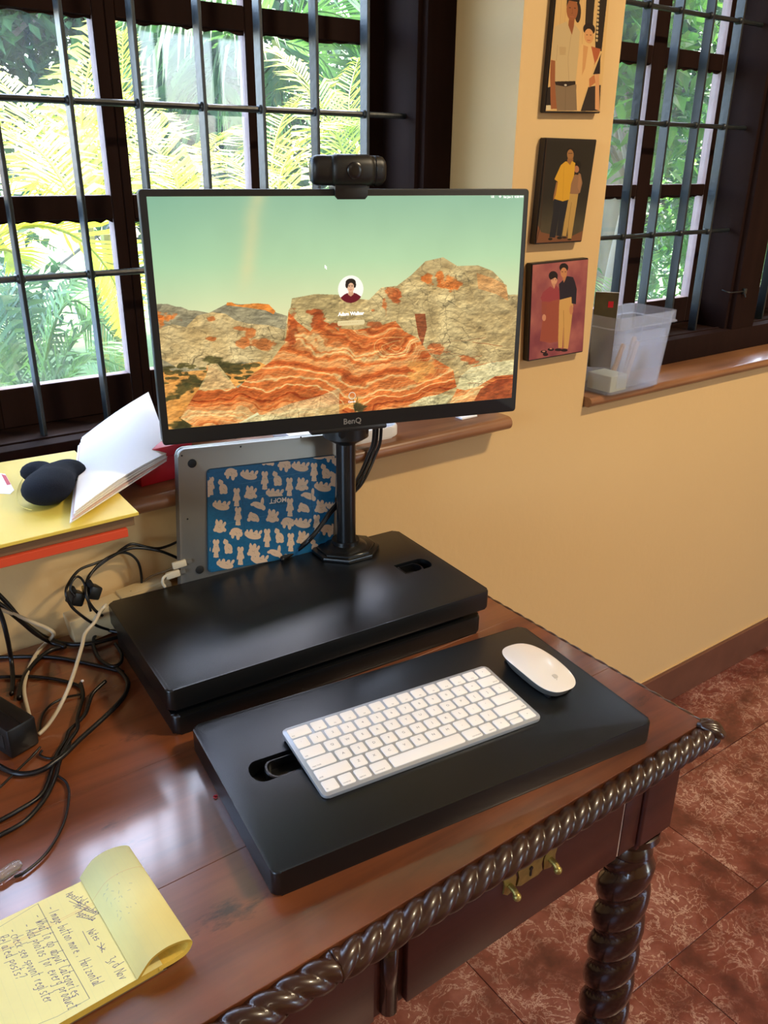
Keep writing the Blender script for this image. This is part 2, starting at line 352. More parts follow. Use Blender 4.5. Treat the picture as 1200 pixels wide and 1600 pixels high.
def tile_mat():
    m = bpy.data.materials.new('marbled_red_tile'); m.use_nodes = True; n = m.node_tree; b = n.nodes['Principled BSDF']
    tc = n.nodes.new('ShaderNodeTexCoord'); oi = n.nodes.new('ShaderNodeObjectInfo'); sc = n.nodes.new('ShaderNodeVectorMath'); sc.operation = 'SCALE'; sc.inputs[0].default_value = (7, 5, 3)
    n.links.new(oi.outputs['Random'], sc.inputs['Scale']); ad = n.nodes.new('ShaderNodeVectorMath'); ad.operation = 'ADD'
    n.links.new(tc.outputs['Object'], ad.inputs[0]); n.links.new(sc.outputs[0], ad.inputs[1])
    a = n.nodes.new('ShaderNodeTexNoise'); a.inputs['Scale'].default_value = 9; a.inputs['Detail'].default_value = 6; a.inputs['Roughness'].default_value = .6
    n.links.new(ad.outputs[0], a.inputs['Vector'])
    rp = n.nodes.new('ShaderNodeValToRGB'); e = rp.color_ramp.elements
    e[0].position = .32; e[0].color = rgb(80, 42, 36); e[1].position = .7; e[1].color = rgb(150, 98, 88); k = e.new(.5); k.color = rgb(118, 64, 54)
    n.links.new(a.outputs[0], rp.inputs[0])
    def ridge(scale, det, dist, wdt):
        wn = n.nodes.new('ShaderNodeTexNoise'); wn.inputs['Scale'].default_value = scale; wn.inputs['Detail'].default_value = det; wn.inputs['Roughness'].default_value = .62; wn.inputs['Distortion'].default_value = dist
        n.links.new(ad.outputs[0], wn.inputs['Vector'])
        q1 = n.nodes.new('ShaderNodeMath'); q1.operation = 'SUBTRACT'; q1.inputs[1].default_value = .5; n.links.new(wn.outputs[0], q1.inputs[0])
        q2 = n.nodes.new('ShaderNodeMath'); q2.operation = 'ABSOLUTE'; n.links.new(q1.outputs[0], q2.inputs[0])
        q3 = n.nodes.new('ShaderNodeMapRange'); q3.inputs['From Min'].default_value = 0; q3.inputs['From Max'].default_value = wdt; q3.inputs['To Min'].default_value = 1; q3.inputs['To Max'].default_value = 0; n.links.new(q2.outputs[0], q3.inputs['Value']); return q3
    ra, rb_ = ridge(12, 7, .5, .011), ridge(24, 6, .8, .017)
    r2 = n.nodes.new('ShaderNodeMath'); r2.operation = 'MAXIMUM'; n.links.new(ra.outputs[0], r2.inputs[0]); n.links.new(rb_.outputs[0], r2.inputs[1])
    pn = n.nodes.new('ShaderNodeTexNoise'); pn.inputs['Scale'].default_value = 9; pn.inputs['Detail'].default_value = 7; n.links.new(ad.outputs[0], pn.inputs['Vector'])
    r3 = n.nodes.new('ShaderNodeValToRGB'); r3.color_ramp.elements[0].position = .38; r3.color_ramp.elements[1].position = .60; n.links.new(pn.outputs[0], r3.inputs[0])
    mu = n.nodes.new('ShaderNodeMath'); mu.operation = 'MULTIPLY'; n.links.new(r2.outputs[0], mu.inputs[0]); n.links.new(r3.outputs[0], mu.inputs[1])
    mx = n.nodes.new('ShaderNodeMix'); mx.data_type = 'RGBA'; n.links.new(mu.outputs[0], mx.inputs[0]); n.links.new(rp.outputs[0], mx.inputs[6]); mx.inputs[7].default_value = rgb(196, 166, 152)
    n.links.new(mx.outputs[2], b.inputs['Base Color']); b.inputs['Roughness'].default_value = .32; return m
M_tile = tile_mat(); M_grout = mat('grout', rgb(150, 100, 84), .9)
def glass_mat(name, tint=(1, 1, 1, 1), haze=.018, hcol=(.9, .9, .88, 1)):
    m = bpy.data.materials.new(name); m.use_nodes = True; n = m.node_tree; n.nodes.clear()
    out = n.nodes.new('ShaderNodeOutputMaterial'); t = n.nodes.new('ShaderNodeBsdfTransparent'); t.inputs[0].default_value = tint
    g = n.nodes.new('ShaderNodeBsdfGlossy'); g.inputs['Roughness'].default_value = .03
    lw = n.nodes.new('ShaderNodeLayerWeight'); pw_ = n.nodes.new('ShaderNodeMath'); pw_.operation = 'POWER'; pw_.inputs[1].default_value = 5; n.links.new(lw.outputs['Facing'], pw_.inputs[0]); fr = n.nodes.new('ShaderNodeMath'); fr.operation = 'MULTIPLY_ADD'; fr.inputs[1].default_value = .7; fr.inputs[2].default_value = .04; n.links.new(pw_.outputs[0], fr.inputs[0]); m1 = n.nodes.new('ShaderNodeMixShader')
    n.links.new(fr.outputs[0], m1.inputs[0]); n.links.new(t.outputs[0], m1.inputs[1]); n.links.new(g.outputs[0], m1.inputs[2])
    d = n.nodes.new('ShaderNodeBsdfTranslucent'); d.inputs[0].default_value = hcol; m2 = n.nodes.new('ShaderNodeMixShader')
    no = n.nodes.new('ShaderNodeTexNoise'); no.inputs['Scale'].default_value = 9; mu = n.nodes.new('ShaderNodeMath'); mu.operation = 'MULTIPLY'; mu.inputs[1].default_value = haze*2
    n.links.new(no.outputs[0], mu.inputs[0]); n.links.new(mu.outputs[0], m2.inputs[0]); n.links.new(m1.outputs[0], m2.inputs[1]); n.links.new(d.outputs[0], m2.inputs[2])
    n.links.new(m2.outputs[0], out.inputs[0]); return m
M_glass = glass_mat('window_glass')
def frost_mat():
    m = bpy.data.materials.new('frosted_plastic'); m.use_nodes = True; n = m.node_tree; n.nodes.clear()
    out = n.nodes.new('ShaderNodeOutputMaterial'); t = n.nodes.new('ShaderNodeBsdfTransparent'); t.inputs[0].default_value = (.95, .97, 1, 1)
    d = n.nodes.new('ShaderNodeBsdfTranslucent'); d.inputs[0].default_value = (.78, .80, .88, 1); g = n.nodes.new('ShaderNodeBsdfPrincipled')
    g.inputs['Base Color'].default_value = (.72, .74, .82, 1); g.inputs['Roughness'].default_value = .25
    a = n.nodes.new('ShaderNodeMixShader'); a.inputs[0].default_value = .5; n.links.new(d.outputs[0], a.inputs[1]); n.links.new(g.outputs[0], a.inputs[2])
    b = n.nodes.new('ShaderNodeMixShader'); b.inputs[0].default_value = .24; n.links.new(t.outputs[0], b.inputs[1]); n.links.new(a.outputs[0], b.inputs[2]); n.links.new(b.outputs[0], out.inputs[0]); return m
M_frost = frost_mat()
def leaf_mat(name, c1, c2, trans=.5):
    m = bpy.data.materials.new(name); m.use_nodes = True; n = m.node_tree; n.nodes.clear(); out = n.nodes.new('ShaderNodeOutputMaterial')
    tc = n.nodes.new('ShaderNodeTexCoord'); no = n.nodes.new('ShaderNodeTexNoise'); no.inputs['Scale'].default_value = 2.2; no.inputs['Detail'].default_value = 4; n.links.new(tc.outputs['Object'], no.inputs['Vector'])
    rp = n.nodes.new('ShaderNodeValToRGB'); rp.color_ramp.elements[0].position = .35; rp.color_ramp.elements[1].position = .65; rp.color_ramp.elements[0].color = c1; rp.color_ramp.elements[1].color = c2
    n.links.new(no.outputs[0], rp.inputs[0])
    p = n.nodes.new('ShaderNodeBsdfPrincipled'); p.inputs['Roughness'].default_value = .45; n.links.new(rp.outputs[0], p.inputs['Base Color'])
    t = n.nodes.new('ShaderNodeBsdfTranslucent'); n.links.new(rp.outputs[0], t.inputs[0]); mx = n.nodes.new('ShaderNodeMixShader'); mx.inputs[0].default_value = trans
    n.links.new(p.outputs[0], mx.inputs[1]); n.links.new(t.outputs[0], mx.inputs[2]); n.links.new(mx.outputs[0], out.inputs[0]); return m
M_palmY = leaf_mat('sunlit_palm_leaf', rgb(136, 166, 28), rgb(202, 200, 48), .5)
M_palmG = leaf_mat('green_palm_leaf', rgb(40, 86, 38), rgb(98, 142, 66), .4)
M_leaf = leaf_mat('broad_leaf', rgb(44, 104, 34), rgb(110, 160, 58), .45)
M_leafD = leaf_mat('dense_leaf', rgb(30, 68, 36), rgb(82, 126, 66), .4)
M_stem = mat('palm_stem', rgb(150, 150, 70), .7, var=.3, vscale=12)
M_bark = mat('grey_bark', rgb(132, 122, 108), .9, var=.3, vscale=8, bump=.6, bscale=30)
M_white = mat('whitewash', rgb(236, 236, 232), .8, var=.03, vscale=2)
M_rtile = mat('weathered_roof_tile', rgb(140, 104, 84), .8, var=.35, vscale=6)
M_grass = mat('grass_ground', rgb(84, 116, 52), .95, var=.35, vscale=3)
M_paving = mat('pale_yard_concrete', rgb(110, 140, 158), .7, var=.15, vscale=1.5)

# ------------------------------------------------------------------ room shell
XL, XR, YF, ZC = -2.2, 4.2, -4.0, 2.8; TX1_ = -2.2
bm = B()
Y1 = .34
LO = (-.80, .96, .945, 2.25); RO = (1.20, 3.0, .937, 2.25)   # recess openings x0,x1,z0,z1
box2(bm, (XL-.2, 0, 0), (LO[0], Y1, ZC)); box2(bm, (LO[1], 0, 0), (RO[0], Y1, ZC)); box2(bm, (RO[1], 0, 0), (XR+.2, Y1, ZC))
for o_ in (LO, RO):
    box2(bm, (o_[0], 0, 0), (o_[1], Y1, o_[2]-.022)); box2(bm, (o_[0], 0, o_[3]), (o_[1], Y1, ZC))
struct(obj('wall_back', bm, M_wall))
bm = B(); box2(bm, (XL-.2, YF-.15, 0), (2.15, YF, ZC)); box2(bm, (3.05, YF-.15, 0), (XR+.2, YF, ZC)); box2(bm, (2.15, YF-.15, 2.1), (3.05, YF, ZC)); struct(obj('wall_front', bm, M_wall))  # doorway gap is invented, lets daylight in from behind the camera
bm = B(); box2(bm, (XL-.2, YF, 0), (XL, -1.75, ZC)); box2(bm, (XL-.2, -.55, 0), (XL, 0, ZC)); box2(bm, (XL-.2, -1.75, 0), (XL, -.55, .95)); box2(bm, (XL-.2, -1.75, 2.15), (XL, -.55, ZC)); struct(obj('wall_left', bm, M_wall))
bm = B(); box2(bm, (XR, YF, 0), (XR+.2, 0, ZC)); struct(obj('wall_right', bm, M_wall))
bm = B(); box2(bm, (XL-.2, YF-.15, ZC), (XR+.2, Y1, ZC+.15)); struct(obj('ceiling', bm, M_ceil))
bm = B(); box2(bm, (-6, Y1, 2.62), (8, 1.30, 2.74)); struct(obj('sun_block_eave', bm, M_white))     # unseen eave slab, added to keep direct sun off the windows
bm = B(); box2(bm, (XL-.2, YF-.15, -.10), (XR+.2, Y1, -.004)); floor = struct(obj('floor', bm, M_grout))
tb = B(); box(tb, (0, 0, -.005), (.5986, .2986, .01), bev=.0007, seg=1); tme = bpy.data.meshes.new('floor_tile'); tb.to_mesh(tme); tb.free(); tme.materials.append(M_tile)
for j in range(14):
    y = -.22-.15-.3*j+.3
    if y-.15 < YF: continue
    for i in range(-6, 7):
        x = .684+.30+.6*i+(.301 if j % 2 == 0 else 0)
        if x-.3 < XL or x+.3 > XR: continue
        o = bpy.data.objects.new('floor_tile', tme); C.objects.link(o); o.parent = floor; o.location = (x, y, 0)
        if j == 0: o.scale = (1, .73, 1); o.location.y = -.11
bm = B(); box2(bm, (XL, -.012, 0), (XR, -.0005, .107), bev=.002, seg=1); struct(obj('baseboard_back', bm, mat('skirting_stone', rgb(104, 66, 50), .4, var=.3, vscale=14)))
bm = B(); box2(bm, (TX1_+.0, -.0035, .107), (XR, -.0005, .1100)); struct(obj('trim_4', bm, M_wall))
# ---- sills
def sill(name, x0, x1, y0, y1, z, t, r):
    bm = B(); n = 8; pts = [(y1, z-t), (y1, z)]
    for k in range(n+1):
        a = PI/2*k/n*2; pts.append((y0+t/2-math.sin(a)*t/2*1.0, z-t/2+math.cos(a)*t/2))
    lo = [bm.verts.new((x0, a, b)) for a, b in pts]; hi = [bm.verts.new((x1, a, b)) for a, b in pts]
    for i in range(len(pts)): j = (i+1) % len(pts); bm.faces.new((lo[i], lo[j], hi[j], hi[i]))
    bm.faces.new(lo[::-1]); bm.faces.new(hi); bmesh.ops.recalc_face_normals(bm, faces=bm.faces[:])
    return struct(obj(name, bm, M_sill, smooth=40))
sill('trim_2', LO[0], LO[1]-.003, -.045, .24, .945, .024, 0)
sill('trim_3', RO[0]+.003, RO[1], -.02, .20, .937, .020, 0)

# ---- windows
def window(n, xs, zs, yf, yg, yc, posts, bars, rods, cols, rows, zb, xr):
    """frame front face plane yf, grille plane yg, casement plane yc; cols = glass x ranges, rows = glass z ranges"""
    w_ = bpy.data.objects.new('window_%d' % n, None); C.objects.link(w_); w_['kind'] = 'structure'
    x0, x1 = xs; z0, z1 = zs; fd = yc-yf+.03
    bm = B(); yb = yf+fd
    box2(bm, (x0, yf, z0), (x1, yb, zb), bev=.003)                    # bottom rail
    box2(bm, (x0, yf+.028, zb-.004), (x1, yf+.036, zb+.003), bev=.002)
    obj('sill_rail', bm, M_frame, w_, 30)
    bm = B(); box2(bm, (x0, yf, z1-.06), (x1, yb, z1), bev=.003); obj('head_rail', bm, M_frame, w_, 30)
    for a, b in posts:
        bm = B(); box2(bm, (a, yf, zb-.001), (b, yb, z1-.06), bev=.003)
        box2(bm, (a-.010, yf+.014, zb), (b+.010 if b < xs[1]-.01 else b, yb, z1-.06), bev=.002)
        obj('window_post', bm, M_frame, w_, 30)
    bz = B(); box2(bz, (-.0028, -.011, zb-.0), (.0028, .011, z1-.05), bev=.001, seg=1); me = bpy.data.meshes.new('grille_bar'); 
    bz.to_mesh(me); bz.free(); me.materials.append(M_iron)
    for x in bars:
        o = bpy.data.objects.new('grille_bar', me); C.objects.link(o); o.parent = w_; o.location = (x, yg, 0)
    for z in rods:
        for a, b in xr:
            bm = B(); tube(bm, [(a, yg, z), (b, yg, z)], .0048, 8)
            for x in bars:
                if a < x < b: box(bm, (x, yg, z), (.013, .018, .013), bev=.003, seg=1)
            obj('grille_rod', bm, M_iron, w_, 40)
    # casement muntin lattice around the glass
    th = .036; gy = yc+.004
    for ca, cb, col in cols:
        cs = bpy.data.objects.new('casement', None); C.objects.link(cs); cs.parent = w_; cs['note'] = 'sash'
        ex = [ca]+[v for c_ in col for v in c_]+[cb]; ez = [rows[0][0]-.062]+[v for r_ in rows for v in r_]+[z1-.03]
        for i in range(0, len(ex), 2):
            bm = B(); box2(bm, (ex[i], yc, ez[0]), (ex[i+1], yc+.026, ez[-1]), bev=.0015, seg=1)
            for f in bm.faces: f.material_index = 1 if abs(f.normal.x) > .9 and f.calc_center_median().y > yc+.006 and ex[i] > ca-.001 else 0
            for f in bm.faces:
                if f.normal.x < -.9: f.material_index = 1 if (i > 0) else 0
                elif f.normal.x > .9: f.material_index = 1 if (i < len(ex)-2) else 0
            obj('stile', bm, [M_frame, M_rim], cs)
        for k in range(0, len(ez), 2):
            for i in range(len(col)):
                bm = B(); box2(bm, (col[i][0], yc+.001, ez[k]), (col[i][1], yc+.025, ez[k+1]), bev=.0015, seg=1)
                for f in bm.faces:
                    if f.normal.z > .9: f.material_index = 1
                obj('muntin' if 0 < k < len(ez)-2 else 'rail', bm, [M_frame, M_rim], cs)
                # uneven old putty along the pane edge
                if k > 0:
                    bm = B(); a, b = col[i]; n_ = 22
                    prev = None
                    for q in range(n_+1):
                        x = a+(b-a)*q/n_; h = ez[k]-random.uniform(.0005, .006)
                        c1 = bm.verts.new((x, yc+.005, ez[k]+.0005)); c2 = bm.verts.new((x, yc+.005, h)); c3 = bm.verts.new((x, yc+.0088, h))
                        if prev: bm.faces.new((prev[0], prev[1], c2, c1)); bm.faces.new((prev[1], prev[2], c3, c2))
                        prev = (c1, c2, c3)
                    obj('putty', bm, M_frame, cs)
        for r_ in rows:
            for c_ in col:
                bm = B(); box2(bm, (c_[0]-.003, yc+.009, r_[0]-.003), (c_[1]+.003, yc+.012, r_[1]+.003)); obj('pane', bm, M_glass, cs)
        # solid panel below the glass
        bm = B(); box2(bm, (ca, yc+.004, zb-.002), (cb, yc+.024, ez[0]+.001), bev=.001, seg=1); obj('bottom_rail', bm, M_frame, cs)
    return w_
lrows = [(1.0425, 1.2864), (1.3216, 1.5624), (1.5980, 1.8390), (1.8750, 2.116)]
lcols = [(.122, .3865, [(.158, .3675)]), (.387, .8967, [(.402, .612), (.645, .855)]), (-.40, .1215, [(-.37, -.16), (-.124, .086)])]
window(1, (-.78, .96), (.945, 2.25), .16, .205, .27, [(.8967, .96), (-.78, -.72)], [.0+.1*k for k in range(-6, 9)], [1.2145, 1.4475, 1.68, 1.91], lcols, lrows, .980, [(-.72, .8967)])
rrows = [(1.063, 1.3045), (1.330, 1.571), (1.606, 1.846), (1.882, 2.12)]
rcols = [(1.30, 1.835, [(1.345, 1.546), (1.591, 1.803)]), (1.93, 2.46, [(1.965, 2.17), (2.21, 2.42)]), (2.4605, 2.95, [(2.49, 2.70), (2.735, 2.94)])]
window(2, (1.20, 3.0), (.937, 2.25), .088, .135, .20, [(1.20, 1.27), (1.838, 1.934), (2.93, 3.0)], [1.33, 1.43, 1.53, 1.635, 1.74]+[2.035+.1*k for k in range(9)], [1.2275, 1.4525, 1.661, 1.89], rcols, rrows, .994, [(1.27, 1.838), (1.934, 2.93)])
# small iron hook on the right window post
bm = B(); hk = [at(1128, 453, 1, .10), at(1140, 457, 1, .082), at(1155, 456, 1, .082), at(1163, 455, 1, .084)]; tube(bm, smoothpath(hk), .0016, 6); box(bm, hk[-1], (.012, .008, .014), bev=.002)
tube(bm, [hk[-1], hk[-1]+Vector((.0, -.006, -.014))], .002, 6)
tag(obj('window_hook', bm, M_iron, None, 40), 'thin dark iron hook fastened on the post of the right window', 'hook')

# ------------------------------------------------------------------ outdoors
bm = B(); box2(bm, (-14, Y1+.001, -.35), (.95, 16, -.25)); struct(obj('yard_paving', bm, M_paving))
bm = B(); box2(bm, (.95, Y1+.001, -.35), (20, 16, -.26)); struct(obj('yard_grass', bm, M_grass))
def frond_bm(bm, p, az, el, L, droop, nl=34, ll=.34, wd=.0105, tw=0.):
    r = random.Random(int(abs(p[0]*999+az*77+L*13))); pts = []; d = Vector((math.cos(az)*math.cos(el), math.sin(az)*math.cos(el), math.sin(el))); q = Vector(p); N = 16
    for k in range(N+1):
        pts.append(q.copy()); q = q+d*(L/N); d = (d+Vector((0, 0, -droop/N))).normalized()
    tube(bm, pts, [.011*(1-.8*k/N)*L for k in range(N+1)], 5)
    for k in range(nl):
        t = .14+.86*k/nl; i = min(N-1, int(t*N)); fr = t*N-i; c = pts[i].lerp(pts[i+1], fr); ax = (pts[i+1]-pts[i]).normalized()
        s = ax.cross(Vector((0, 0, 1))); s.normalize(); up = s.cross(ax)
        ln = ll*math.sin(PI*min(1, .22+.75*t))**.7*L/1.2
        for sg in (-1, 1):
            dr = (s*sg*.9+ax*(.55+.3*t)+up*(.34+r.uniform(-.12, .12))).normalized(); wv = ax*wd*.5*L
            m_ = c+dr*ln*.5+Vector((0, 0, -.02*L)); e = c+dr*ln*.97+Vector((0, 0, -(.16+r.uniform(0, .08))*ln*1.2))
            a = bm.verts.new(c-wv*.5); b = bm.verts.new(c+wv*.5); m1 = bm.verts.new(m_-wv*.9); m2 = bm.verts.new(m_+wv*.9); e1 = bm.verts.new(e)
            bm.faces.new((a, b, m2, m1)); bm.faces.new((m1, m2, e1))
def palm(x, y, label, fronds, m, stems=4, h=.9, ll=.34, nl=34, group=None):
    t = thing('areca_palm', label, 'palm', (x, y, -.26), group=None); r = random.Random(int(x*100+y*10))
    tops = []
    for s in range(stems):
        a = r.uniform(0, 2*PI); bx, by = .12*math.cos(a), .12*math.sin(a); hh = h*r.uniform(.8, 1.15)
        bm = B(); P_ = smoothpath([(bx, by, 0), (bx*1.6, by*1.6, hh*.5), (bx*2.4, by*2.4, hh)], 5); tube(bm, P_, [.028-.010*i/len(P_) for i in range(len(P_))], 8); obj('stem', bm, M_stem, t, 40)
        tops.append(Vector((bx*2.4, by*2.4, hh)))
    for k, (az, el, L, dr) in enumerate(fronds):
        bm = B(); p = tops[k % stems]; frond_bm(bm, p, math.radians(az), math.radians(el), L, dr, ll=ll, nl=nl); obj('frond', bm, m, t)
    return t
def bush(name, label, c, rad, m, n=2600, ls=.09, trunk=None, cat='tree', seed=1, lean=0.):
    t = thing(name, label, cat, (c[0], c[1], -.26)); r = random.Random(seed); bm = B(); cz = c[2]+.26
    cl = [Vector((r.gauss(0, .42)*rad[0], r.gauss(0, .42)*rad[1], cz+r.gauss(0, .42)*rad[2])) for _ in range(46)]
    for i in range(n):
        k = cl[i % len(cl)]; p = k+Vector((r.gauss(0, .13)*rad[0], r.gauss(0, .13)*rad[1], r.gauss(0, .13)*rad[2]))
        if p.z < .02: p.z = r.uniform(.02, .3)
        a, b = r.uniform(0, 2*PI), r.uniform(-.9, .3); d = Vector((math.cos(a)*math.cos(b), math.sin(a)*math.cos(b), math.sin(b))); s = d.cross(Vector((r.uniform(-.4, .4), r.uniform(-.4, .4), 1))).normalized()
        L = ls*r.uniform(.7, 1.4); v = [bm.verts.new(p), bm.verts.new(p+d*L*.45+s*L*.24), bm.verts.new(p+d*L-Vector((0, 0, L*.2))), bm.verts.new(p+d*L*.45-s*L*.24)]
        bm.faces.new(v)
    o = obj('foliage', bm, m, t)
    tw = B(); tr_ = trunk or .05
    tube(tw, smoothpath([(0, 0, 0), (.03, .02, cz*.4), (-.02+lean, 0, cz*.8), (lean, 0, cz)], 4), [tr_*(1-.35*i/12) for i in range(13)], 9)
    for q in cl[:9]: tube(tw, smoothpath([(lean*.6, 0, cz*.62), q*.5+Vector((0, 0, cz*.38)), q], 3), [tr_*.34*(1-.8*i/6) for i in range(7)], 5)
    obj('trunk', tw, M_bark, t, 40)
    return t
r_ = random.Random(3)
def laid_palm(label, m, base, fronds, stems, name='areca_palm'):
    """palm whose fronds follow arcs in space; base = foot point, fronds = (points, leaflet length, leaflet width, count)"""
    t = thing(name, label, 'palm', (base.x, base.y, -.26))
    for q in stems:
        bm = B(); P_ = smoothpath([(q[0]-base.x, q[1]-base.y, 0), (q[0]-base.x, q[1]-base.y, (q[2]+.26)*.5), (q[0]-base.x, q[1]-base.y, q[2]+.26)], 4); tube(bm, P_, .022, 8); obj('stem', bm, M_stem, t, 40)
    for pts, ll, wd, nl, sag in fronds:
        r = random.Random(int(abs(pts[0].x*997+pts[-1].z*313))); P_ = [p-Vector((base.x, base.y, -.26)) for p in smoothpath(pts, 6)]; N = len(P_)-1; bm = B()
        tube(bm, P_, [.0085*(1-.8*k/N) for k in range(N+1)], 5)
        for k in range(nl):
            tt_ = .10+.90*k/nl; i_ = min(N-1, int(tt_*N)); c = P_[i_].lerp(P_[i_+1], tt_*N-i_); ax = (P_[i_+1]-P_[i_]).normalized(); s_ = ax.cross(Vector((0, .35, 1))).normalized(); up = s_.cross(ax)
            ln = ll*(math.sin(PI*min(1, .25+.72*tt_))**.7)
            for sg in (-1, 1):
                dr = (s_*sg*.85+ax*(.6+.4*tt_)+up*(.25+r.uniform(-.2, .2))).normalized(); wv = ax*wd*.5; sg_ = ln*(sag+r.uniform(0, .15))
                m_ = c+dr*ln*.5+Vector((0, 0, -.12*sg_)); e = c+dr*ln*.96+Vector((0, 0, -sg_))
                a = bm.verts.new(c-wv*.5); b = bm.verts.new(c+wv*.5); m1 = bm.verts.new(m_-wv*.9); m2 = bm.verts.new(m_+wv*.9); e1 = bm.verts.new(e); bm.faces.new((a, b, m2, m1)); bm.faces.new((m1, m2, e1))
        obj('frond', bm, m, t)
    return t
def W(px, py, y): return at(px, py, 1, y)
def fr(pp, y, ll, wd, nl, sag=.25, dy=.25): return ([W(px, py, y+dy*i) for i, (px, py) in enumerate(pp)], ll, wd, nl, sag)
b1 = W(135, 345, 1.9)
laid_palm('sunlit yellow areca palm spreading upwards behind the second pane column', M_palmY, b1, [fr([(135, 345), (95, 250), (45, 175), (-20, 105)], 1.9, .34, .020, 46), fr([(135, 345), (126, 230), (136, 120), (165, 10)], 1.95, .30, .022, 50, .15), fr([(140, 345), (168, 250), (188, 160), (192, 50)], 1.85, .26, .018, 44, .2), fr([(130, 340), (75, 250), (10, 200), (-40, 190)], 1.8, .28, .018, 40), fr([(138, 345), (190, 290), (225, 230), (262, 200)], 1.9, .24, .016, 36), fr([(135, 345), (150, 280), (120, 210), (100, 160)], 1.9, .22, .018, 36)], [b1, b1+Vector((.08, .05, -.05))])
b2 = W(285, 350, 2.3)
laid_palm('sunlit yellow areca palm behind the monitor left half', M_palmY, b2, [fr([(285, 350), (262, 270), (232, 200), (205, 150)], 2.3, .30, .020, 44), fr([(290, 350), (300, 280), (330, 225), (372, 205)], 2.35, .30, .018, 40), fr([(285, 350), (275, 280), (250, 250), (225, 300)], 2.2, .26, .018, 34), fr([(290, 350), (340, 300), (380, 290), (410, 330)], 2.3, .26, .016, 34)], [b2])
b3 = W(435, 350, 2.0)
laid_palm('sunlit yellow areca palm left of the webcam', M_palmY, b3, [fr([(435, 350), (440, 270), (480, 215), (560, 195)], 2.0, .30, .018, 46), fr([(435, 350), (425, 260), (440, 190), (470, 150)], 2.1, .26, .016, 40), fr([(560, 330), (530, 220), (480, 130), (425, 75)], 2.4, .32, .018, 50), fr([(430, 350), (400, 290), (360, 250), (320, 250)], 2.0, .26, .016, 36), fr([(590, 330), (560, 250), (545, 160), (560, 90)], 2.4, .30, .016, 44)], [b3])
b4 = W(-70, 430, 1.25)
laid_palm('yellow palm frond arching across the lower left panes', M_palmY, b4, [fr([(-70, 430), (-10, 372), (60, 352), (130, 378), (178, 440), (200, 520)], 1.25, .20, .016, 60, -.15, .03), fr([(-80, 440), (-30, 400), (10, 390), (30, 410)], 1.2, .16, .014, 30, .1, .03)], [b4])
b5 = W(70, 660, 1.7)
laid_palm('green areca palm filling the lower left panes', M_palmG, b5, [fr([(70, 660), (50, 560), (75, 480), (130, 430)], 1.7, .26, .013, 46, .3, .1), fr([(70, 660), (100, 560), (150, 500), (215, 490)], 1.6, .26, .013, 48, .3, .05), fr([(75, 660), (110, 590), (150, 560), (205, 580)], 1.5, .22, .012, 42, .3, .05), fr([(60, 660), (20, 560), (10, 480), (25, 410)], 1.7, .26, .013, 46, .3, .1), fr([(60, 650), (80, 520), (120, 470), (190, 540)], 1.6, .26, .013, 50, .4, .05), fr([(60, 660), (0, 600), (-20, 520), (-30, 450)], 1.6, .26, .013, 40, .3, .1), fr([(90, 650), (160, 580), (190, 480), (200, 400)], 1.9, .28, .013, 46, .2, .1)], [b5, b5+Vector((.1, .05, -.05))])
b6 = W(430, 190, 4.2)
laid_palm('dark green coconut palm frond crown hanging in the upper middle panes', M_palmG, b6, [fr([(420, 60), (330, 40), (260, 62), (205, 120)], 3.6, .55, .040, 46, .5, -.1), fr([(430, 60), (390, 60), (340, 105), (352, 175)], 3.7, .55, .040, 40, .4, -.1), fr([(430, 60), (480, 20), (540, 30), (580, 90)], 3.7, .60, .036, 46, .5, -.1), fr([(430, 50), (440, 110), (420, 170), (390, 230)], 3.8, .55, .034, 42, .4, -.1), fr([(430, 50), (360, -20), (280, -20), (200, 30)], 3.8, .60, .036, 42, .5, -.1), fr([(430, 60), (500, 90), (530, 150), (540, 210)], 3.9, .55, .034, 42, .4, -.1), fr([(430, 55), (350, 20), (260, 10), (180, 70)], 4.2, .6, .036, 46, .6, -.1)], [W(430, 60, 3.75)], 'coconut_palm')
palm(.1, 4.6, 'drooping green palm right of the white outbuilding', [(200, 25, 1.7, 1.2), (160, 40, 1.7, 1.2), (230, 10, 1.7, 1.2), (270, 30, 1.7, 1.2), (100, 15, 1.7, 1.2), (320, 20, 1.7, 1.2), (30, 35, 1.6, 1.2)], M_palmG, 2, .9, .36, 40)
bush('shade_tree', 'dark leafy tree in the upper left panes behind the palms', (1.2, 6.6, 2.6), (2.4, 1.0, 1.7), M_leafD, 11000, .16, .1, seed=4)
bush('shade_tree', 'dark leafy tree beyond the palms above the webcam', (4.0, 6.8, 2.2), (2.4, 1.0, 2.1), M_leafD, 12000, .16, .1, seed=5)
bush('broadleaf_tree', 'broad-leaved green tree close outside the right window', (3.4, 1.75, 2.1), (.95, .6, .8), M_leaf, 3000, .11, .05, seed=6, lean=.2)
bush('garden_tree', 'green garden tree with grey trunk in the lower right panes', (4.55, 2.75, 2.2), (1.2, .8, 1.1), M_leafD, 7000, .10, .085, seed=7)
bush('garden_shrub', 'bright green shrub low outside the right window behind the plastic bin', (3.4, 3.0, .55), (1.1, .7, .75), M_leaf, 4200, .07, .04, cat='shrub', seed=8)
bush('garden_hedge', 'dense green hedge farthest back beyond the right window', (7.0, 5.0, 1.5), (3.0, 1.0, 2.6), M_leafD, 16000, .15, .06, cat='hedge', seed=9)
bush('garden_bush', 'green bush at far right beyond the right window post', (5.6, 2.3, 1.2), (1.1, .6, 1.3), M_leaf, 6000, .09, .04, cat='shrub', seed=12)
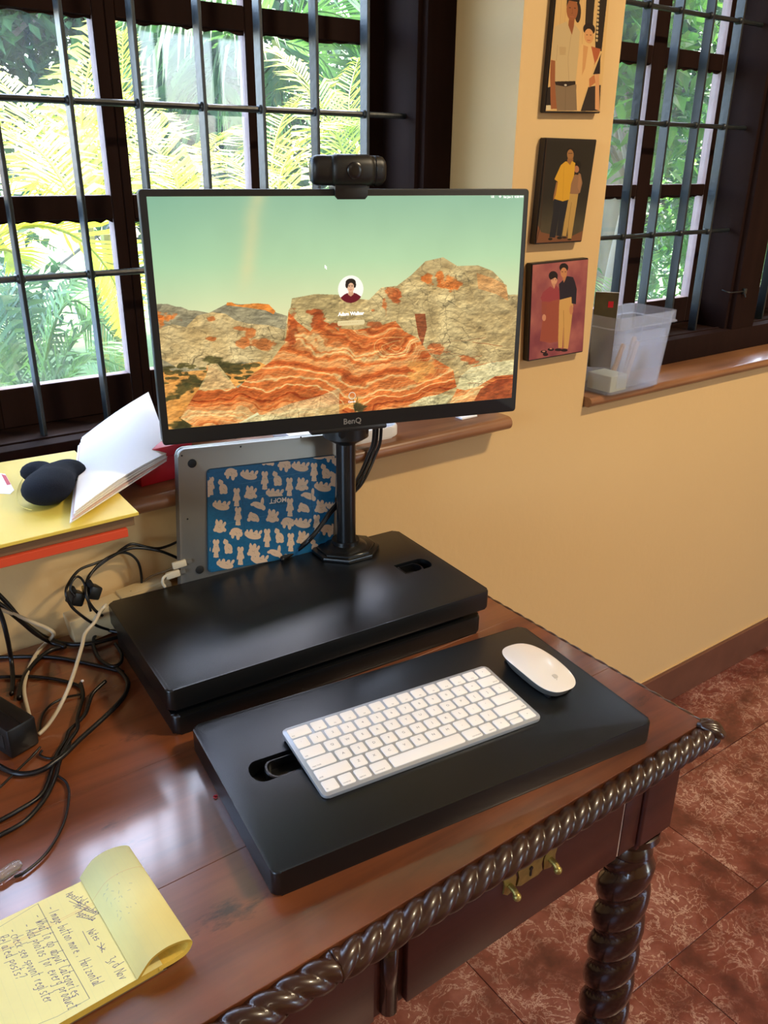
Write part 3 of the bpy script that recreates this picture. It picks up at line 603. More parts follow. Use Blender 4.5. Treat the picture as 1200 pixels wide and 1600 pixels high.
palm(2.75, 1.7, 'small green palm left of the plastic bin outside the right window', [(200, 40, .9, 1.2), (170, 55, .9, 1.2), (90, 60, .9, 1.0), (20, 50, .9, 1.2), (-40, 40, .8, 1.2), (250, 35, .8, 1.2)], M_palmG, 3, .7, .34, 40, None)
# white outbuilding with tiled roof
hb = thing('outbuilding', 'white outbuilding with weathered tile roof seen at far left through the window', 'building', (.2, 8.3, -.26))
bm = B(); box2(bm, (-4.0, 0, 0), (1.35, 2.4, 1.10)); obj('wall', bm, M_white, hb)
bm = B()
for i in range(30):
    for j in range(5):
        x = -4.15+i*.19; y0 = -.25+j*.22; z0 = 1.08+j*.16
        tube(bm, [(x, y0, z0), (x, y0+.26, z0+.19)], [.078, .07], 7)
o = obj('roof_tiles', bm, M_rtile, hb, 40); o['kind'] = 'stuff'
bm = B(); box2(bm, (-4.2, -.28, 1.02), (1.5, -.22, 1.08)); obj('gutter', bm, M_plastic, hb)
bm = B(); box2(bm, (-4.0, -.02, .72), (.45, .0, .735)); obj('wall_line', bm, M_plastic, hb)

# ------------------------------------------------------------------ table
TX0, TX1, TY0, TY1, TZ = -.86, .7071, -.650, -.004, .75
tab = thing('writing_table', 'antique dark wooden writing table with rope-carved edge and twisted legs', 'table', (0, 0, 0))
seams = [TY0, -.505, -.335, -.165, TY1]
for k in range(4):
    bm = B(); box2(bm, (TX0, seams[k]+.0001, TZ-.022), (TX1, seams[k+1]-.0001, TZ), bev=.0004, seg=1); obj('top_plank', bm, M_table, tab)
bm = B(); box2(bm, (TX0+.004, TY0+.004, TZ-.04), (TX1-.004, TY1-.002, TZ-.0215)); obj('under_frame', bm, M_dark, tab)
def rope(bm, p0, p1, R, pitch, starts, hand_, amp=.20, n=30, per=13):
    p0, p1 = Vector(p0), Vector(p1); d = p1-p0; L = d.length; d.normalize(); a = d.cross(Vector((0, 0, 1))).normalized(); b = Vector((0, 0, 1)); N = int(L/pitch*per); rings = []
    for i in range(N+1):
        s = L*i/N; ring = []
        for k in range(n):
            th = 2*PI*k/n; ph = starts*th*.5-hand_*PI*s/pitch
            r = R*(1-amp+amp*abs(math.cos(ph))**.7*1.0)
            ring.append(bm.verts.new(p0+d*s+a*math.cos(th)*r+b*math.sin(th)*r))
        rings.append(ring)
    for i in range(N):
        for k in range(n): bm.faces.new((rings[i][k], rings[i][(k+1) % n], rings[i+1][(k+1) % n], rings[i+1][k]))
    bm.faces.new(rings[0][::-1]); bm.faces.new(rings[-1])
XM = .165
bm = B(); rope(bm, (XM, -.659, .7355), (TX1+.004, -.659, .7355), .0152, .0228, 3, 1, .26); obj('rope_moulding', bm, M_rope, tab, 'all')
bm = B(); rope(bm, (TX0, -.659, .7355), (XM, -.659, .7355), .0152, .0245, 3, -1, .26); obj('rope_moulding', bm, M_rope, tab, 'all')
bm = B(); rope(bm, (TX1+.003, -.655, .7365), (TX1+.003, -.006, .7365), .0118, .0228, 3, 1, .24); obj('rope_moulding', bm, M_rope, tab, 'all')
bm = B(); KC = .8                                            # carved corner acanthus over the front right corner
for k in range(6):
    q = (k-2.5)/2.5; st0 = Vector((TX1-.010+.010*max(0, q), -.648-.010*max(0, -q)*0-.004*(1-abs(q)), .7505)); tip = Vector((.7235, -.6725, .7385))
    mid = Vector((TX1+.006+.006*q, -.662+.006*q, .7500-.004*abs(q))); tube(bm, smoothpath([st0, mid, mid.lerp(tip, .6)+Vector((.002*q, .002*q, -.001)), tip], 4), [.0035, .0045, .0052, .0056, .0058, .0058, .0056, .0052, .0046, .0038, .003, .0022, .0012], 8)
lathe(bm, [(.003, -.013), (.011, -.010), (.0135, 0), (.011, .009), (.003, .012)], 18, (TX1+.001, -.657, .7375))
obj('corner_carving', bm, M_rope, tab, 'all')
# apron and drawers
bm = B(); box2(bm, (-.75, -.632, .590), (.635, -.612, .712), bev=.001, seg=1); obj('apron', bm, M_dark, tab)
bm = B(); box2(bm, (.66, -.60, .590), (.684, -.03, .712), bev=.001, seg=1); obj('apron', bm, M_dark, tab)
bm = B(); box2(bm, (-.75, -.03, .590), (.66, -.012, .712), bev=.001, seg=1); obj('apron', bm, M_dark, tab)
for a, b in ((.262, .585), (-.62, -.30)):
    bm = B(); box2(bm, (a, -.6405, .594), (b, -.6315, .712), bev=.0015); df = obj('drawer_front', bm, M_dark, tab, 30)
bm = B(); box2(bm, (-.28, -.6365, .592), (.225, -.6315, .712), bev=.0015); obj('drawer_front', bm, M_dark, tab, 30)
bm = B(); box2(bm, (.590, -.6395, .594), (.622, -.6315, .712), bev=.001); obj('apron_block', bm, M_dark, tab, 30)
bm = B(); box2(bm, (.5865, -.6392, .596), (.5885, -.6312, .712)); obj('drawer_crack', bm, M_chalk, tab)
# twisted column strip in the apron (dark half-round)
bm = B(); rope(bm, (.2435, -.634, .594), (.2436, -.634, .712), .0095, .012, 2, 1, .12, 14, 7) if False else tube(bm, [(.2435, -.634, .594), (.2435, -.634, .712)], .0095, 14); obj('apron_reed', bm, M_leg, tab, 'all')
# legs: square block, barley twist, foot
def leg(x, y):
    bm = B(); prism(bm, rrect(.066, .066, .004), .592, .712, 0)
    box(bm, (0, 0, .584), (.054, .054, .018), bev=.004); tr(bm, Matrix.Translation((x, y, 0))); lg = obj('leg', bm, M_dark, tab, 30)
    bm = B(); n = 28; rings = []; z0, z1 = .11, .548; per = .0565; N = 110
    for i in range(N+1):
        z = z1+(z0-z1)*i/N; ring = []
        for k in range(n):
            th = 2*PI*k/n; ph = th-PI*z/per*1.0+.6
            uu = (ph/PI) % 1.; rr = .0360*(.64+.36*math.sqrt(max(0, 1-(2*uu-1)**2))); env = min(1, min(i, N-i)/5); rr = rr*env+.026*(1-env)
            ring.append(bm.verts.new((x+rr*math.cos(th), y+rr*math.sin(th), z)))
        rings.append(ring)
    for i in range(N):
        for k in range(n): bm.faces.new((rings[i][k], rings[i+1][k], rings[i+1][(k+1) % n], rings[i][(k+1) % n]))
    obj('twist', bm, M_leg, lg, 'all')
    bm = B(); lathe(bm, [(.020, .590), (.034, .585), (.036, .577), (.030, .570), (.025, .563), (.028, .557), (.030, .550), (.026, .543)], 28, (x, y, 0)); obj('collar', bm, M_leg, lg, 40)
    bm = B(); box(bm, (x, y, .075), (.066, .066, .09), bev=.004); lathe(bm, [(.020, .03), (.032, .02), (.030, .005), (.022, 0.)], 24, (x, y, 0)); obj('foot', bm, M_dark, lg, 40)
for x, y in ((.658, -.610), (-.80, -.610), (.658, -.055), (-.80, -.055)): leg(x, y)
for y in (-.610, -.055):
    bm = B(); box2(bm, (-.77, y-.016, .055), (.628, y+.016, .09), bev=.004); obj('stretcher', bm, M_leg, tab, 30)
# broken brass drawer pull
bp_ = tab
hx, hz = .428, .672
bm = B(); pts = [(-.020, -.010), (-.013, -.014), (0, -.0125), (.013, -.014), (.020, -.010), (.0165, 0), (.020, .010), (.013, .013), (0, .0165), (-.013, .013), (-.020, .010), (-.0165, 0)]
prism(bm, pts, 0, .0016, .0004, 1); tr(bm, Matrix.Translation((hx, -.6405, hz)) @ Matrix.Rotation(PI/2, 4, 'X')); pl_ = obj('escutcheon', bm, M_brass, tab, 30)
bm = B(); tube(bm, [(hx, -.6418, hz+.004), (hx, -.6432, hz+.004)], .0026, 10); box(bm, (hx, -.6424, hz-.002), (.0022, .0016, .009)); obj('keyhole', bm, M_plastic, pl_)
for s in (-1, 1):
    bm = B(); q = [(-.009, -.013), (.002, -.016), (.009, -.010), (.007, 0), (.010, .009), (.003, .014), (-.007, .012), (-.010, .002)]
    prism(bm, [(a*s if s > 0 else -a, b) for a, b in q][::(1 if s > 0 else -1)], 0, .0016, .0004, 1); tr(bm, Matrix.Translation((hx+s*.031, -.6405, hz+.001)) @ Matrix.Rotation(PI/2, 4, 'X')); o = obj('pull_plate', bm, M_brass, tab, 30)
    bm = B(); tube(bm, smoothpath([(hx+s*.031, -.641, hz-.002), (hx+s*.031, -.649, hz-.003), (hx+s*.031, -.653, hz-.007)], 3), .0035, 10); bmesh.ops.create_uvsphere(bm, u_segments=12, v_segments=8, radius=.0048, matrix=Matrix.Translation((hx+s*.031, -.6535, hz-.008))); obj('pull_post', bm, M_brass, o, 'all')

# ------------------------------------------------------------------ desk converter: keyboard tray, riser
def plate(name, w_, d_, z0, z1, parent, bev=.0026, r=.008, m=M_black):
    bm = B(); prism(bm, rrect(w_, d_, r), z0, z1, bev, 3); return obj(name, bm, m, parent, 35)
trayt = thing('keyboard_tray', 'thick black laminated board under the white keyboard, rectangular slot at left', 'tray', (.4029, -.4846, TZ), -.1216)
T = plate('board', .4747, .246, .0002, .0291, trayt)
def slot_outline(l, wd, flip=1, n=10):
    """rectangle with one bulging round end"""
    pts = [(l/2, -wd/2), (l/2, wd/2), (-l/2+wd*.22, wd/2)]
    for k in range(1, n): a = PI/2+PI*k/n; pts.append((-l/2+wd*.22+math.cos(a)*wd*.34, math.sin(a)*wd/2))
    pts.append((-l/2+wd*.22, -wd/2)); return [(x*flip, y) for x, y in pts][::flip]
def slot(board, parent, cx, cy, z, l, wd, flip, ang=0.):
    cb = B(); prism(cb, slot_outline(l, wd, flip), z-.020, z+.01); tr(cb, Matrix.Translation((cx, cy, 0)) @ Matrix.Rotation(ang, 4, 'Z')); boolcut(board, cb)
    cl = B(); L2 = l*.66; prism(cl, slot_outline(L2, wd*.86, flip), z-.0195, z-.003, .001, 1); tr(cl, Matrix.Translation((cx+flip*l*.10, cy, 0)) @ Matrix.Rotation(ang, 4, 'Z')); c = obj('slot_latch', cl, M_gloss, parent, 35)
    cb = B(); prism(cb, slot_outline(L2-.005, wd*.86-.005, flip), z-.015, z+.01); tr(cb, Matrix.Translation((cx+flip*l*.10, cy, 0)) @ Matrix.Rotation(ang, 4, 'Z')); boolcut(c, cb)
slot(T, trayt, -.172, .014, .0291, .062, .036, 1)
riser = thing('desk_riser', 'black two-tier desk riser plates with octagonal pole mount at the table back', 'riser', (.4147, -.1955, TZ), -.0662)
lowp = B(); prism(lowp, rrect(.456, .236, .008), .0002, .0275, .004, 3); tr(lowp, Matrix.Translation((-.006, -.008, 0))); obj('lower_board', lowp, M_black, riser, 35)
bm = B(); box2(bm, (-.21, -.10, .0270), (.21, .10, .0342)); obj('hinge_spacer', bm, M_plastic, riser)
U = plate('upper_board', .4749, .2467, .034, .0623, riser)
slot(U, riser, .187, -.002, .0623, .050, .033, -1)
def rloc(x, y, z):        # world -> riser local
    v = Matrix.Rotation(.0662, 3, 'Z') @ (Vector((x, y, z))-Vector((.4147, -.1955, TZ))); return v
pc = rloc(.5480, -.1055, .8123)
bm = B()
oc = [(.054*math.cos(PI/8+k*PI/4), .050*math.sin(PI/8+k*PI/4)) for k in range(8)]
prism(bm, oc, 0, .006, .0015, 2); prism(bm, [(a*.86, b*.86) for a, b in oc], .0055, .0095, .003, 3)
lathe(bm, [(.034, .009), (.030, .012), (.022, .014), (.0215, .020)], 28)
tr(bm, Matrix.Translation((pc.x, pc.y, .0623))); obj('pole_base', bm, M_gloss, riser, 35)
pb = rloc(.547, -.109, .8123)
bm = B(); lathe(bm, [(.0146, .070), (.0146, .40)], 28, (pb.x, pb.y, 0)); obj('pole', bm, M_gloss, riser, 35)
bm = B(); lathe(bm, [(.0150, .240), (.026, .247), (.034, .252), (.034, .268)], 28, (pb.x, pb.y, 0)); box(bm, (pb.x, pb.y-.004, .30), (.05, .05, .09), bev=.006); obj('pole_clamp', bm, M_plastic, riser, 35)

# ------------------------------------------------------------------ monitor (flat panel facing the camera)
MYAW, MTILT = -.274, .0225
MM = Matrix.Translation((.5504, -.1201, 1.0163)) @ Matrix.Rotation(MYAW, 4, 'Z') @ Matrix.Rotation(-MTILT, 4, 'X')
mon = thing('computer_monitor', 'black widescreen monitor showing red rock desert wallpaper and a login prompt', 'monitor', (0, 0, 0)); KS = .94; MM = Matrix.Translation(CAM+(Vector((.5504, -.1201, 1.0163))-CAM)*KS) @ MM.to_quaternion().to_matrix().to_4x4() @ Matrix.Scale(KS, 4); mon.matrix_world = MM
MW, MH = .5395, .325
def front(pts, y0, y1, bev=0., seg=2):           # outline in x,z extruded along y
    bm = B(); prism(bm, pts, -y1, -y0, bev, seg); tr(bm, Matrix.Rotation(PI/2, 4, 'X')); return bm
bm = front(rrect(MW, MH, .005, 4, 0, MH/2), -.001, .022, .0015)
obj('bezel', bm, M_bezel, mon, 35)
bm = front(rrect(MW*.62, MH*.7, .02, 4, 0, MH*.48), .021, .050, .012, 3); obj('rear_housing', bm, M_plastic, mon, 35)
bm = front(rrect(.12, .12, .01, 4, 0, .15), .048, .060, .002); box(bm, (0, .062, .10), (.05, .02, .06), bev=.004); obj('mount_plate', bm, M_plastic, mon, 35)
bm = B(); box2(bm, (-.062, -.0018, -.0065), (.055, .016, .0015), bev=.003); obj('lower_lip', bm, M_plastic, mon, 30)
SCX0, SCX1, SCZ0, SCZ1 = -.2605, .2612, .0225, .3165
# wallpaper painted in the photograph's plane coordinates of the panel
cv = Canvas(1280, 722, (150, 190, 165)); W_, H_ = 1280, 722
f_scr = homog([(229, 303), (817, 306), (801, 622), (259, 671)], [(0, 0), (1, 0), (1, 1), (0, 1)])
Yn, Xn = np.mgrid[0:H_, 0:W_]; Yn = Yn/H_; Xn = Xn/W_
def mixc(a, b, t): return np.array(a)/255.*(1-t[..., None])+np.array(b)/255.*t[..., None]
t = np.clip(Yn/.55, 0, 1); skyc = np.where((t < .5)[..., None], mixc((140, 186, 170), (172, 212, 182), t*2), mixc((172, 212, 182), (226, 228, 190), t*2-1))
cl_ = vnoise(W_, H_, 7, 3, 3); skyc = skyc*(1+.06*(cl_[..., None]-.5)); skyc -= .04*np.clip(1-Xn/.25, 0, 1)[..., None]*np.array([1, .3, 0])
cv.a[:] = skyc
st_ = np.exp(-((Xn-(.235+.11*(.25-Yn)+.03*(vnoise(W_, H_, 6, 6, 9)-.5)))/.022)**2)*np.clip((.42-Yn)/.12, 0, 1)*np.clip(.4+vnoise(W_, H_, 5, 9, 11), 0, 1)
cv.a[:] = cv.a*(1-.45*st_[..., None])+np.array([228, 214, 170])/255.*.45*st_[..., None]
n1 = vnoise(W_, H_, 9, 6, 21, 5); n2 = vnoise(W_, H_, 26, 18, 22, 4); n3 = vnoise(W_, H_, 60, 90, 23, 3)
crk = np.clip(1-cells(W_, H_, 34, 26, 31, (n1-.5)*4)/.06, 0, 1); crk2 = np.clip(1-cells(W_, H_, 20, 15, 32, (n2-.5)*1.6)/.04, 0, 1)
def rock(c1, c2, k=.35, crack=True):
    a = mixc(c1, c2, np.clip(n2*1.6-.3+(n1-.5)*1.2, 0, 1))
    if crack: a = a*(1-k*crk[..., None]*np.clip((n1*2.6-.95), 0, 1)[..., None])*(1-.22*crk2[..., None])
    return (a*(.86+.28*n3[..., None])).astype(np.float32)*1.0
cv.f = lambda p: f_scr(p)
def S1(x, y): return (220+x*.2625, 280+y*.2625)
def S2(x, y): return (500+x*.275, 280+y*.275)
far = rock((128, 126, 110), (160, 154, 128), .2)
cv.poly([S1(*p) for p in [(80, 730), (150, 728), (185, 740), (200, 745), (235, 748), (280, 768), (330, 770), (400, 785), (440, 765), (520, 725), (600, 735), (690, 728), (760, 735), (805, 785), (870, 805), (900, 850), (900, 1300), (90, 1300)]], far)
cv.poly([S1(*p) for p in [(510, 722), (540, 722), (570, 738), (690, 728), (760, 735), (800, 775), (790, 795), (740, 770), (640, 755), (560, 745), (505, 740)]], rock((206, 120, 50), (224, 150, 76), .2))
beige = rock((178, 156, 112), (206, 190, 148), .5); beige2 = rock((164, 144, 102), (202, 186, 142), .6); white = rock((186, 180, 140), (226, 220, 180), .5)
cv.poly([S1(*p) for p in [(95, 880), (180, 850), (260, 870), (330, 800), (420, 780), (500, 790), (560, 830), (640, 850), (760, 860), (900, 900), (900, 1200), (760, 1110), (600, 1080), (400, 1120), (200, 1110), (110, 1060)]], beige)
def splash(pts, S, col, n=1):
    for p in pts:
        cx, cy = cv.f(S(p[0], p[1])); cx *= W_; cy *= H_; k_ = 1280/590.*.27; rx, ry = max(2, p[2]*k_*1.15), max(2, p[3]*k_*1.15); an = p[4] if len(p) > 4 else 0; R0 = int(max(rx, ry)*1.5)+2
        x0, x1, y0, y1 = max(0, int(cx)-R0), min(W_, int(cx)+R0), max(0, int(cy)-R0), min(H_, int(cy)+R0)
        if x1 <= x0 or y1 <= y0: continue
        X, Y = np.meshgrid(np.arange(x0, x1)-cx, np.arange(y0, y1)-cy); c_, s_ = math.cos(an), math.sin(an); d = np.hypot((X*c_+Y*s_)/rx, (-X*s_+Y*c_)/ry)+(n2[y0:y1, x0:x1]-.5)*2.2+(n3[y0:y1, x0:x1]-.5)*.9
        k = (np.clip((1.05-d)/.35, 0, 1)*.85)[..., None]; cc = col[y0:y1, x0:x1] if isinstance(col, np.ndarray) else np.array(col)/255.
        cv.a[y0:y1, x0:x1] = cv.a[y0:y1, x0:x1]*(1-k)+cc*k
OR = rock((196, 94, 34), (224, 140, 70), .2)
splash([(165, 810, 50, 26), (110, 830, 20, 30)], S1, OR); splash([(590, 978, 42, 28, -.3), (650, 905, 28, 22), (600, 880, 45, 9, .2), (720, 975, 60, 24, .2), (410, 820, 26, 14), (410, 940, 24, 9)], S1, rock((170, 92, 44), (206, 130, 76), .2))
sand = rock((204, 142, 72), (224, 168, 98), .1, False)
cv.poly([S1(*p) for p in [(105, 1120), (220, 1140), (360, 1130), (480, 1110), (700, 1080), (760, 1110), (640, 1180), (560, 1230), (560, 1500), (140, 1500)]], sand)
bushc = rock((58, 58, 34), (88, 84, 46), .1, False)
rs = random.Random(4)
for _ in range(70):
    x, y = rs.uniform(120, 700), rs.uniform(1090, 1230); cv.ell(*S1(x, y), rs.uniform(3, 9), rs.uniform(1.5, 3.5), bushc, .8)
splash([(240, 1240, 110, 34, -.45), (300, 1430, 90, 26, -.3), (180, 1290, 50, 18, -.2), (540, 1110, 70, 26), (425, 1075, 36, 22), (200, 1460, 60, 20)], S1, bushc)
# banded red strata
ang = .10; wv_ = Yn*40+Xn*5+(n1-.5)*11+np.sin(Xn*11+1)*1.9+(n2-.5)*1.6; nL = vnoise(W_, H_, 8, 46, 41, 4); bnd = .56+.34*np.sin(wv_*1.15)+.22*np.sin(wv_*3.3+n1*5)+.9*(nL-.5)

r1 = np.random.default_rng(77); tt = np.linspace(0, 90, 4000); l1 = sum(a_*np.interp(tt, np.linspace(0, 90, int(90*f_)), r1.random(int(90*f_))) for a_, f_ in ((.55, 1.1), (.3, 3.0), (.25, 8.0))); l1 = (l1-l1.min())/(l1.max()-l1.min())
sN = Yn*42+7*(n1-.5)+2.2*np.sin(Xn*8+.6)+1.0*np.sin(Xn*19)-5*np.exp(-((Xn-.66)/.10)**2)*np.clip(1.2-Yn, 0, 1)+.8*(n2-.5)+20; bnd = np.interp(sN, tt, l1)*1.3-.12
bnd = np.clip(bnd, 0, 1); strata = np.where((bnd < .5)[..., None], mixc((150, 62, 26), (206, 118, 62), bnd*2), mixc((206, 118, 62), (232, 204, 148), bnd*2-1))
strata = (strata*(.88+.22*n3[..., None])).astype(np.float32)
cv.poly([S1(*p) for p in [(235, 1400), (300, 1290), (390, 1170), (380, 1100), (440, 1090), (480, 1160), (560, 1230), (700, 1380), (560, 1460), (300, 1470), (220, 1420)]], strata)
cv.poly([S1(*p) for p in [(400, 1090), (450, 1090), (520, 1180), (560, 1240), (330, 1250), (380, 1160)]], rock((196, 176, 128), (222, 204, 156), .3), .8)
# main rock mass
main = [S1(570, 1250), S1(640, 1170), S1(760, 1090), S1(790, 990), S1(850, 930), S1(880, 770), S1(930, 700), S1(1040, 675), S1(1160, 680), S2(0, 645), S2(90, 655), S2(280, 680), S2(350, 610), S2(440, 600), S2(520, 540), S2(600, 462), S2(700, 440), S2(780, 490), S2(900, 488), S2(980, 520), S2(1040, 580), S2(1070, 655), S2(1125, 655), S2(1115, 1250), S2(500, 1300), S2(0, 1360), S1(560, 1460), S1(700, 1400)]
cv.poly(main, beige2)
cv.poly([S1(*p) for p in [(880, 780), (930, 840), (1010, 900), (1060, 830), (1120, 850), (1181, 930), (1181, 1440), (700, 1400), (560, 1250), (640, 1170), (770, 1080), (860, 960)]]+[], strata)
cv.poly([S2(*p) for p in [(0, 790), (90, 840), (210, 850), (330, 830), (430, 800), (480, 860), (560, 900), (640, 1010), (760, 1080), (780, 1180), (500, 1300), (0, 1350)]], strata)
cv.poly([S1(*p) for p in [(900, 700), (1040, 675), (1181, 680), (1181, 900), (1100, 810), (1020, 760), (960, 860), (885, 790)]], rock((150, 136, 98), (186, 170, 126), .4), .9)
splash([(900, 880, 26, 90, .15), (1060, 850, 44, 34), (1150, 860, 30, 20), (1030, 780, 40, 14)], S1, rock((150, 64, 30), (182, 88, 44), .2))
# swirl eye, red clefts, pale boulders
for k, (rx, ry) in enumerate(((120, 62), (98, 48), (78, 36), (58, 25), (36, 14))):
    cv.line([(S2(430, 950+k*2)[0]+rx*.275*math.cos(t_), S2(430, 950+k*2)[1]+ry*.275*math.sin(t_)+1.6*math.sin(3*t_+k)) for t_ in np.linspace(-.4, 2*PI-1.2, 26)], 2.2, (168, 72, 36) if k % 2 else (230, 186, 124), .75)
cv.poly([S2(*p) for p in [(540, 760), (600, 760), (610, 840), (585, 945), (560, 880)]], rock((120, 58, 34), (150, 78, 46), .2), .9)
splash([(680, 545, 30, 24), (740, 580, 50, 40), (620, 560, 30, 30)], S2, OR); splash([(370, 720, 16, 56, -.2), (400, 640, 50, 24, .4), (430, 660, 22, 30), (320, 820, 40, 18), (660, 960, 60, 30, .2), (840, 1020, 52, 18, .3), (300, 740, 20, 12)], S2, rock((176, 84, 44), (206, 120, 66), .2))
cv.poly([S2(*p) for p in [(890, 530), (980, 560), (1060, 600), (1070, 690), (1000, 650), (900, 620)]], rock((196, 130, 74), (216, 156, 98), .2), .6)
splash([(590, 1070, 80, 34, .3), (120, 1290, 140, 30, -.1), (560, 1130, 60, 26, .4)], S2, rock((220, 156, 84), (236, 186, 116), .1, False))
cv.poly([S2(*p) for p in [(1110, 1030), (1000, 1035), (880, 1060), (810, 1110), (780, 1200), (740, 1280), (1110, 1240)]], strata)
cv.poly([S2(*p) for p in [(1112, 1025), (980, 1040), (860, 1070), (800, 1120), (780, 1190), (830, 1200), (900, 1180), (1000, 1120), (1112, 1110)]], white)
cv.poly([S2(*p) for p in [(1112, 1130), (1010, 1140), (920, 1190), (880, 1262), (1112, 1250)]], rock((112, 44, 22), (170, 84, 44), .1, False), .9)
cv.poly([S2(*p) for p in [(500, 1290), (590, 1240), (700, 1220), (760, 1230), (720, 1280)]], white)
cv.poly([S1(*p) for p in [(560, 1450), (720, 1400), (900, 1330), (1060, 1290), (1181, 1240), (1181, 1420)]], white, .55)
rs = random.Random(9)
for _ in range(46):                          # long dark cracks following the strata
    x, y = rs.uniform(470, 740), rs.uniform(520, 640); L = rs.uniform(14, 60); s = rs.uniform(-.25, .15)
    cv.line([(x+L*q/5, y+L*q/5*s+rs.uniform(-1, 1)) for q in range(6)], rs.uniform(.8, 2.2), rs.choice([(120, 50, 24), (98, 48, 28), (232, 208, 150)]), .7)
for p in [(200, 1270), (215, 1240), (190, 1250), (230, 1280), (270, 1290)]: cv.line([S2(200, 1320), S2(*p)], 2.5, (70, 70, 40), .9)
splash([(220, 1290, 34, 22)], S2, bushc)

hz_ = n1*1.0+n2*.42+n3*.10; gy_, gx_ = np.gradient(hz_); rel = np.clip((gy_*1.0+gx_*.5)*11, -.2, .2)*np.clip((Yn-.30)/.06, 0, 1)
msk_ = ((np.abs(cv.a-skyc).sum(2) > .12) & (Yn > .30))[..., None]; cv.a[:] = np.where(msk_, cv.a*(1.0+rel[..., None]), cv.a)
fine = vnoise(W_, H_, 150, 120, 61, 3); cv.a[:] = np.where(msk_, cv.a*(.94+.12*fine[..., None]), cv.a)
cv.a[:] = cv.a*np.array([1.02, .98, .89])
# login avatar, password field, hint icon
cv.a = np.clip(cv.a, 0, 1)
cx_, cy_ = cv.f((548.5, 450)); cv.f = lambda p: (cx_+p[0]/W_, cy_+p[1]/H_)
RA = 45
cv.ell(0, 0, RA, RA, (250, 246, 232), 1, 0, 60)
cv.poly([(RA*math.cos(a), RA*math.sin(a)) for a in np.linspace(.62, PI-.62, 24)]+[(-22, 16), (-12, 12), (0, 24), (12, 12), (22, 16)], (104, 22, 34))
cv.poly([(-7, 4), (7, 4), (10, 17), (0, 24), (-10, 17)], (206, 156, 120)); cv.ell(0, -8, 13, 18, (226, 178, 142)); cv.ell(0, -22, 18, 13, (38, 30, 24)); cv.ell(-14, -14, 5, 10, (38, 30, 24)); cv.ell(14, -14, 5, 10, (38, 30, 24)); cv.ell(1, -9, 10.5, 12, (226, 178, 142))
for q in (-5, 5): cv.ell(q, -9, 1.8, 1.2, (60, 40, 30)); cv.line([(q-3, -12), (q+3, -12.5)], 1.4, (60, 40, 30))
cv.line([(-4, 1), (0, 2.5), (4, 1)], 1.6, (170, 80, 70)); cv.line([(0, -8), (1.2, -3), (-.5, -3)], 1, (180, 130, 100))
cv.poly([(-46, 103), (46, 103), (49, 108), (49, 115), (46, 120), (-46, 120), (-49, 115), (-49, 108)], (232, 212, 158), .9)
for q in range(-36, 24, 8): cv.line([(q, 111), (q+4, 111)], 2, (206, 180, 128))
cv.f = f_scr; ix, iy = cv.f((550.5, 618)); cv.f = lambda p: (ix+p[0]/W_, iy+p[1]/H_)
for a in np.linspace(0, 2*PI, 25)[:-1]: cv.line([(12*math.cos(a), 12*math.sin(a)), (12*math.cos(a+.3), 12*math.sin(a+.3))], 2.4, (220, 214, 190), .9)
cv.f = lambda p: p
im_scr = cv.image('screen_picture'); cv.a = None
M_screen = img_mat('screen_glow', im_scr, .35, .86, .3)
bm = B(); quad(bm, [(SCX0, -.0016, SCZ1), (SCX1, -.0016, SCZ1), (SCX1, -.0016, SCZ0), (SCX0, -.0016, SCZ0)])
scrn = obj('screen', bm, M_screen, mon)
def suv(px, py): u, v = f_scr((px, py)); return (SCX0+(SCX1-SCX0)*u, SCZ1-(SCZ1-SCZ0)*v)
RX = Matrix.Rotation(PI/2, 4, 'X')
def stext(name, s, px, py, size, m=M_emit, bold=0., parent=scrn):
    x, z = suv(px, py); return text(name, s, size, m, parent, Matrix.Translation((x, -.0019, z)) @ RX, bold=bold)
stext('login_name', 'Adam Walker', 549, 488.5, .0066, bold=.00016)
stext('menu_clock', 'Sat Jun 5  4:50 PM', 800.5, 308.5, .0043); stext('menu_input', 'US', 768.5, 308, .0043); stext('hint_caption', 'Cancel', 550, 627.5, .0040)
x, z = suv(780, 308.5); bm = B()
for r0 in (.0007, .0016, .0025): tube(bm, [(x+r0*math.sin(a), -.0019, z-.001+r0*math.cos(a)) for a in np.linspace(-.8, .8, 7)], .0003, 4)
obj('wireless_icon', bm, M_emit, scrn)
x, z = suv(509.5, 415); bm = B(); v = [bm.verts.new((x+a, -.0019, z+b)) for a, b in ((-.0015, .003), (.0018, -.0004), (.0004, -.0006), (.0014, -.0028), (.0004, -.0031), (-.0005, -.001), (-.0015, -.0018))]; bm.faces.new(v); obj('mouse_pointer', bm, M_emit, scrn)
text('brand_logo', 'BenQ', .0118, M_logo, mon, Matrix.Translation((.0005, -.0018, .0095)) @ RX, bold=.0002)

# ------------------------------------------------------------------ webcam on the monitor
wc = thing('webcam', 'black wide webcam clipped on the monitor top edge', 'webcam', (0, 0, 0)); wc.matrix_world = MM @ Matrix.Translation((.0015, 0, MH-.0030))
def capsule_x(bm, x0, x1, ry, rz, c, n=24):
    rings = []
    for x, s in ((x0, .72), (x0+.003, .92), (x0+.008, 1.), (x1-.008, 1.), (x1-.003, .92), (x1, .72)):
        rings.append([bm.verts.new((x, c[1]+ry*s*math.cos(2*PI*k/n), c[2]+rz*s*math.copysign(abs(math.sin(2*PI*k/n))**.75, math.sin(2*PI*k/n)))) for k in range(n)])
    for i in range(5):
        for k in range(n): bm.faces.new((rings[i][k], rings[i+1][k], rings[i+1][(k+1) % n], rings[i][(k+1) % n]))
    bm.faces.new(rings[0]); bm.faces.new(rings[-1][::-1])
    bmesh.ops.recalc_face_normals(bm, faces=bm.faces[:])
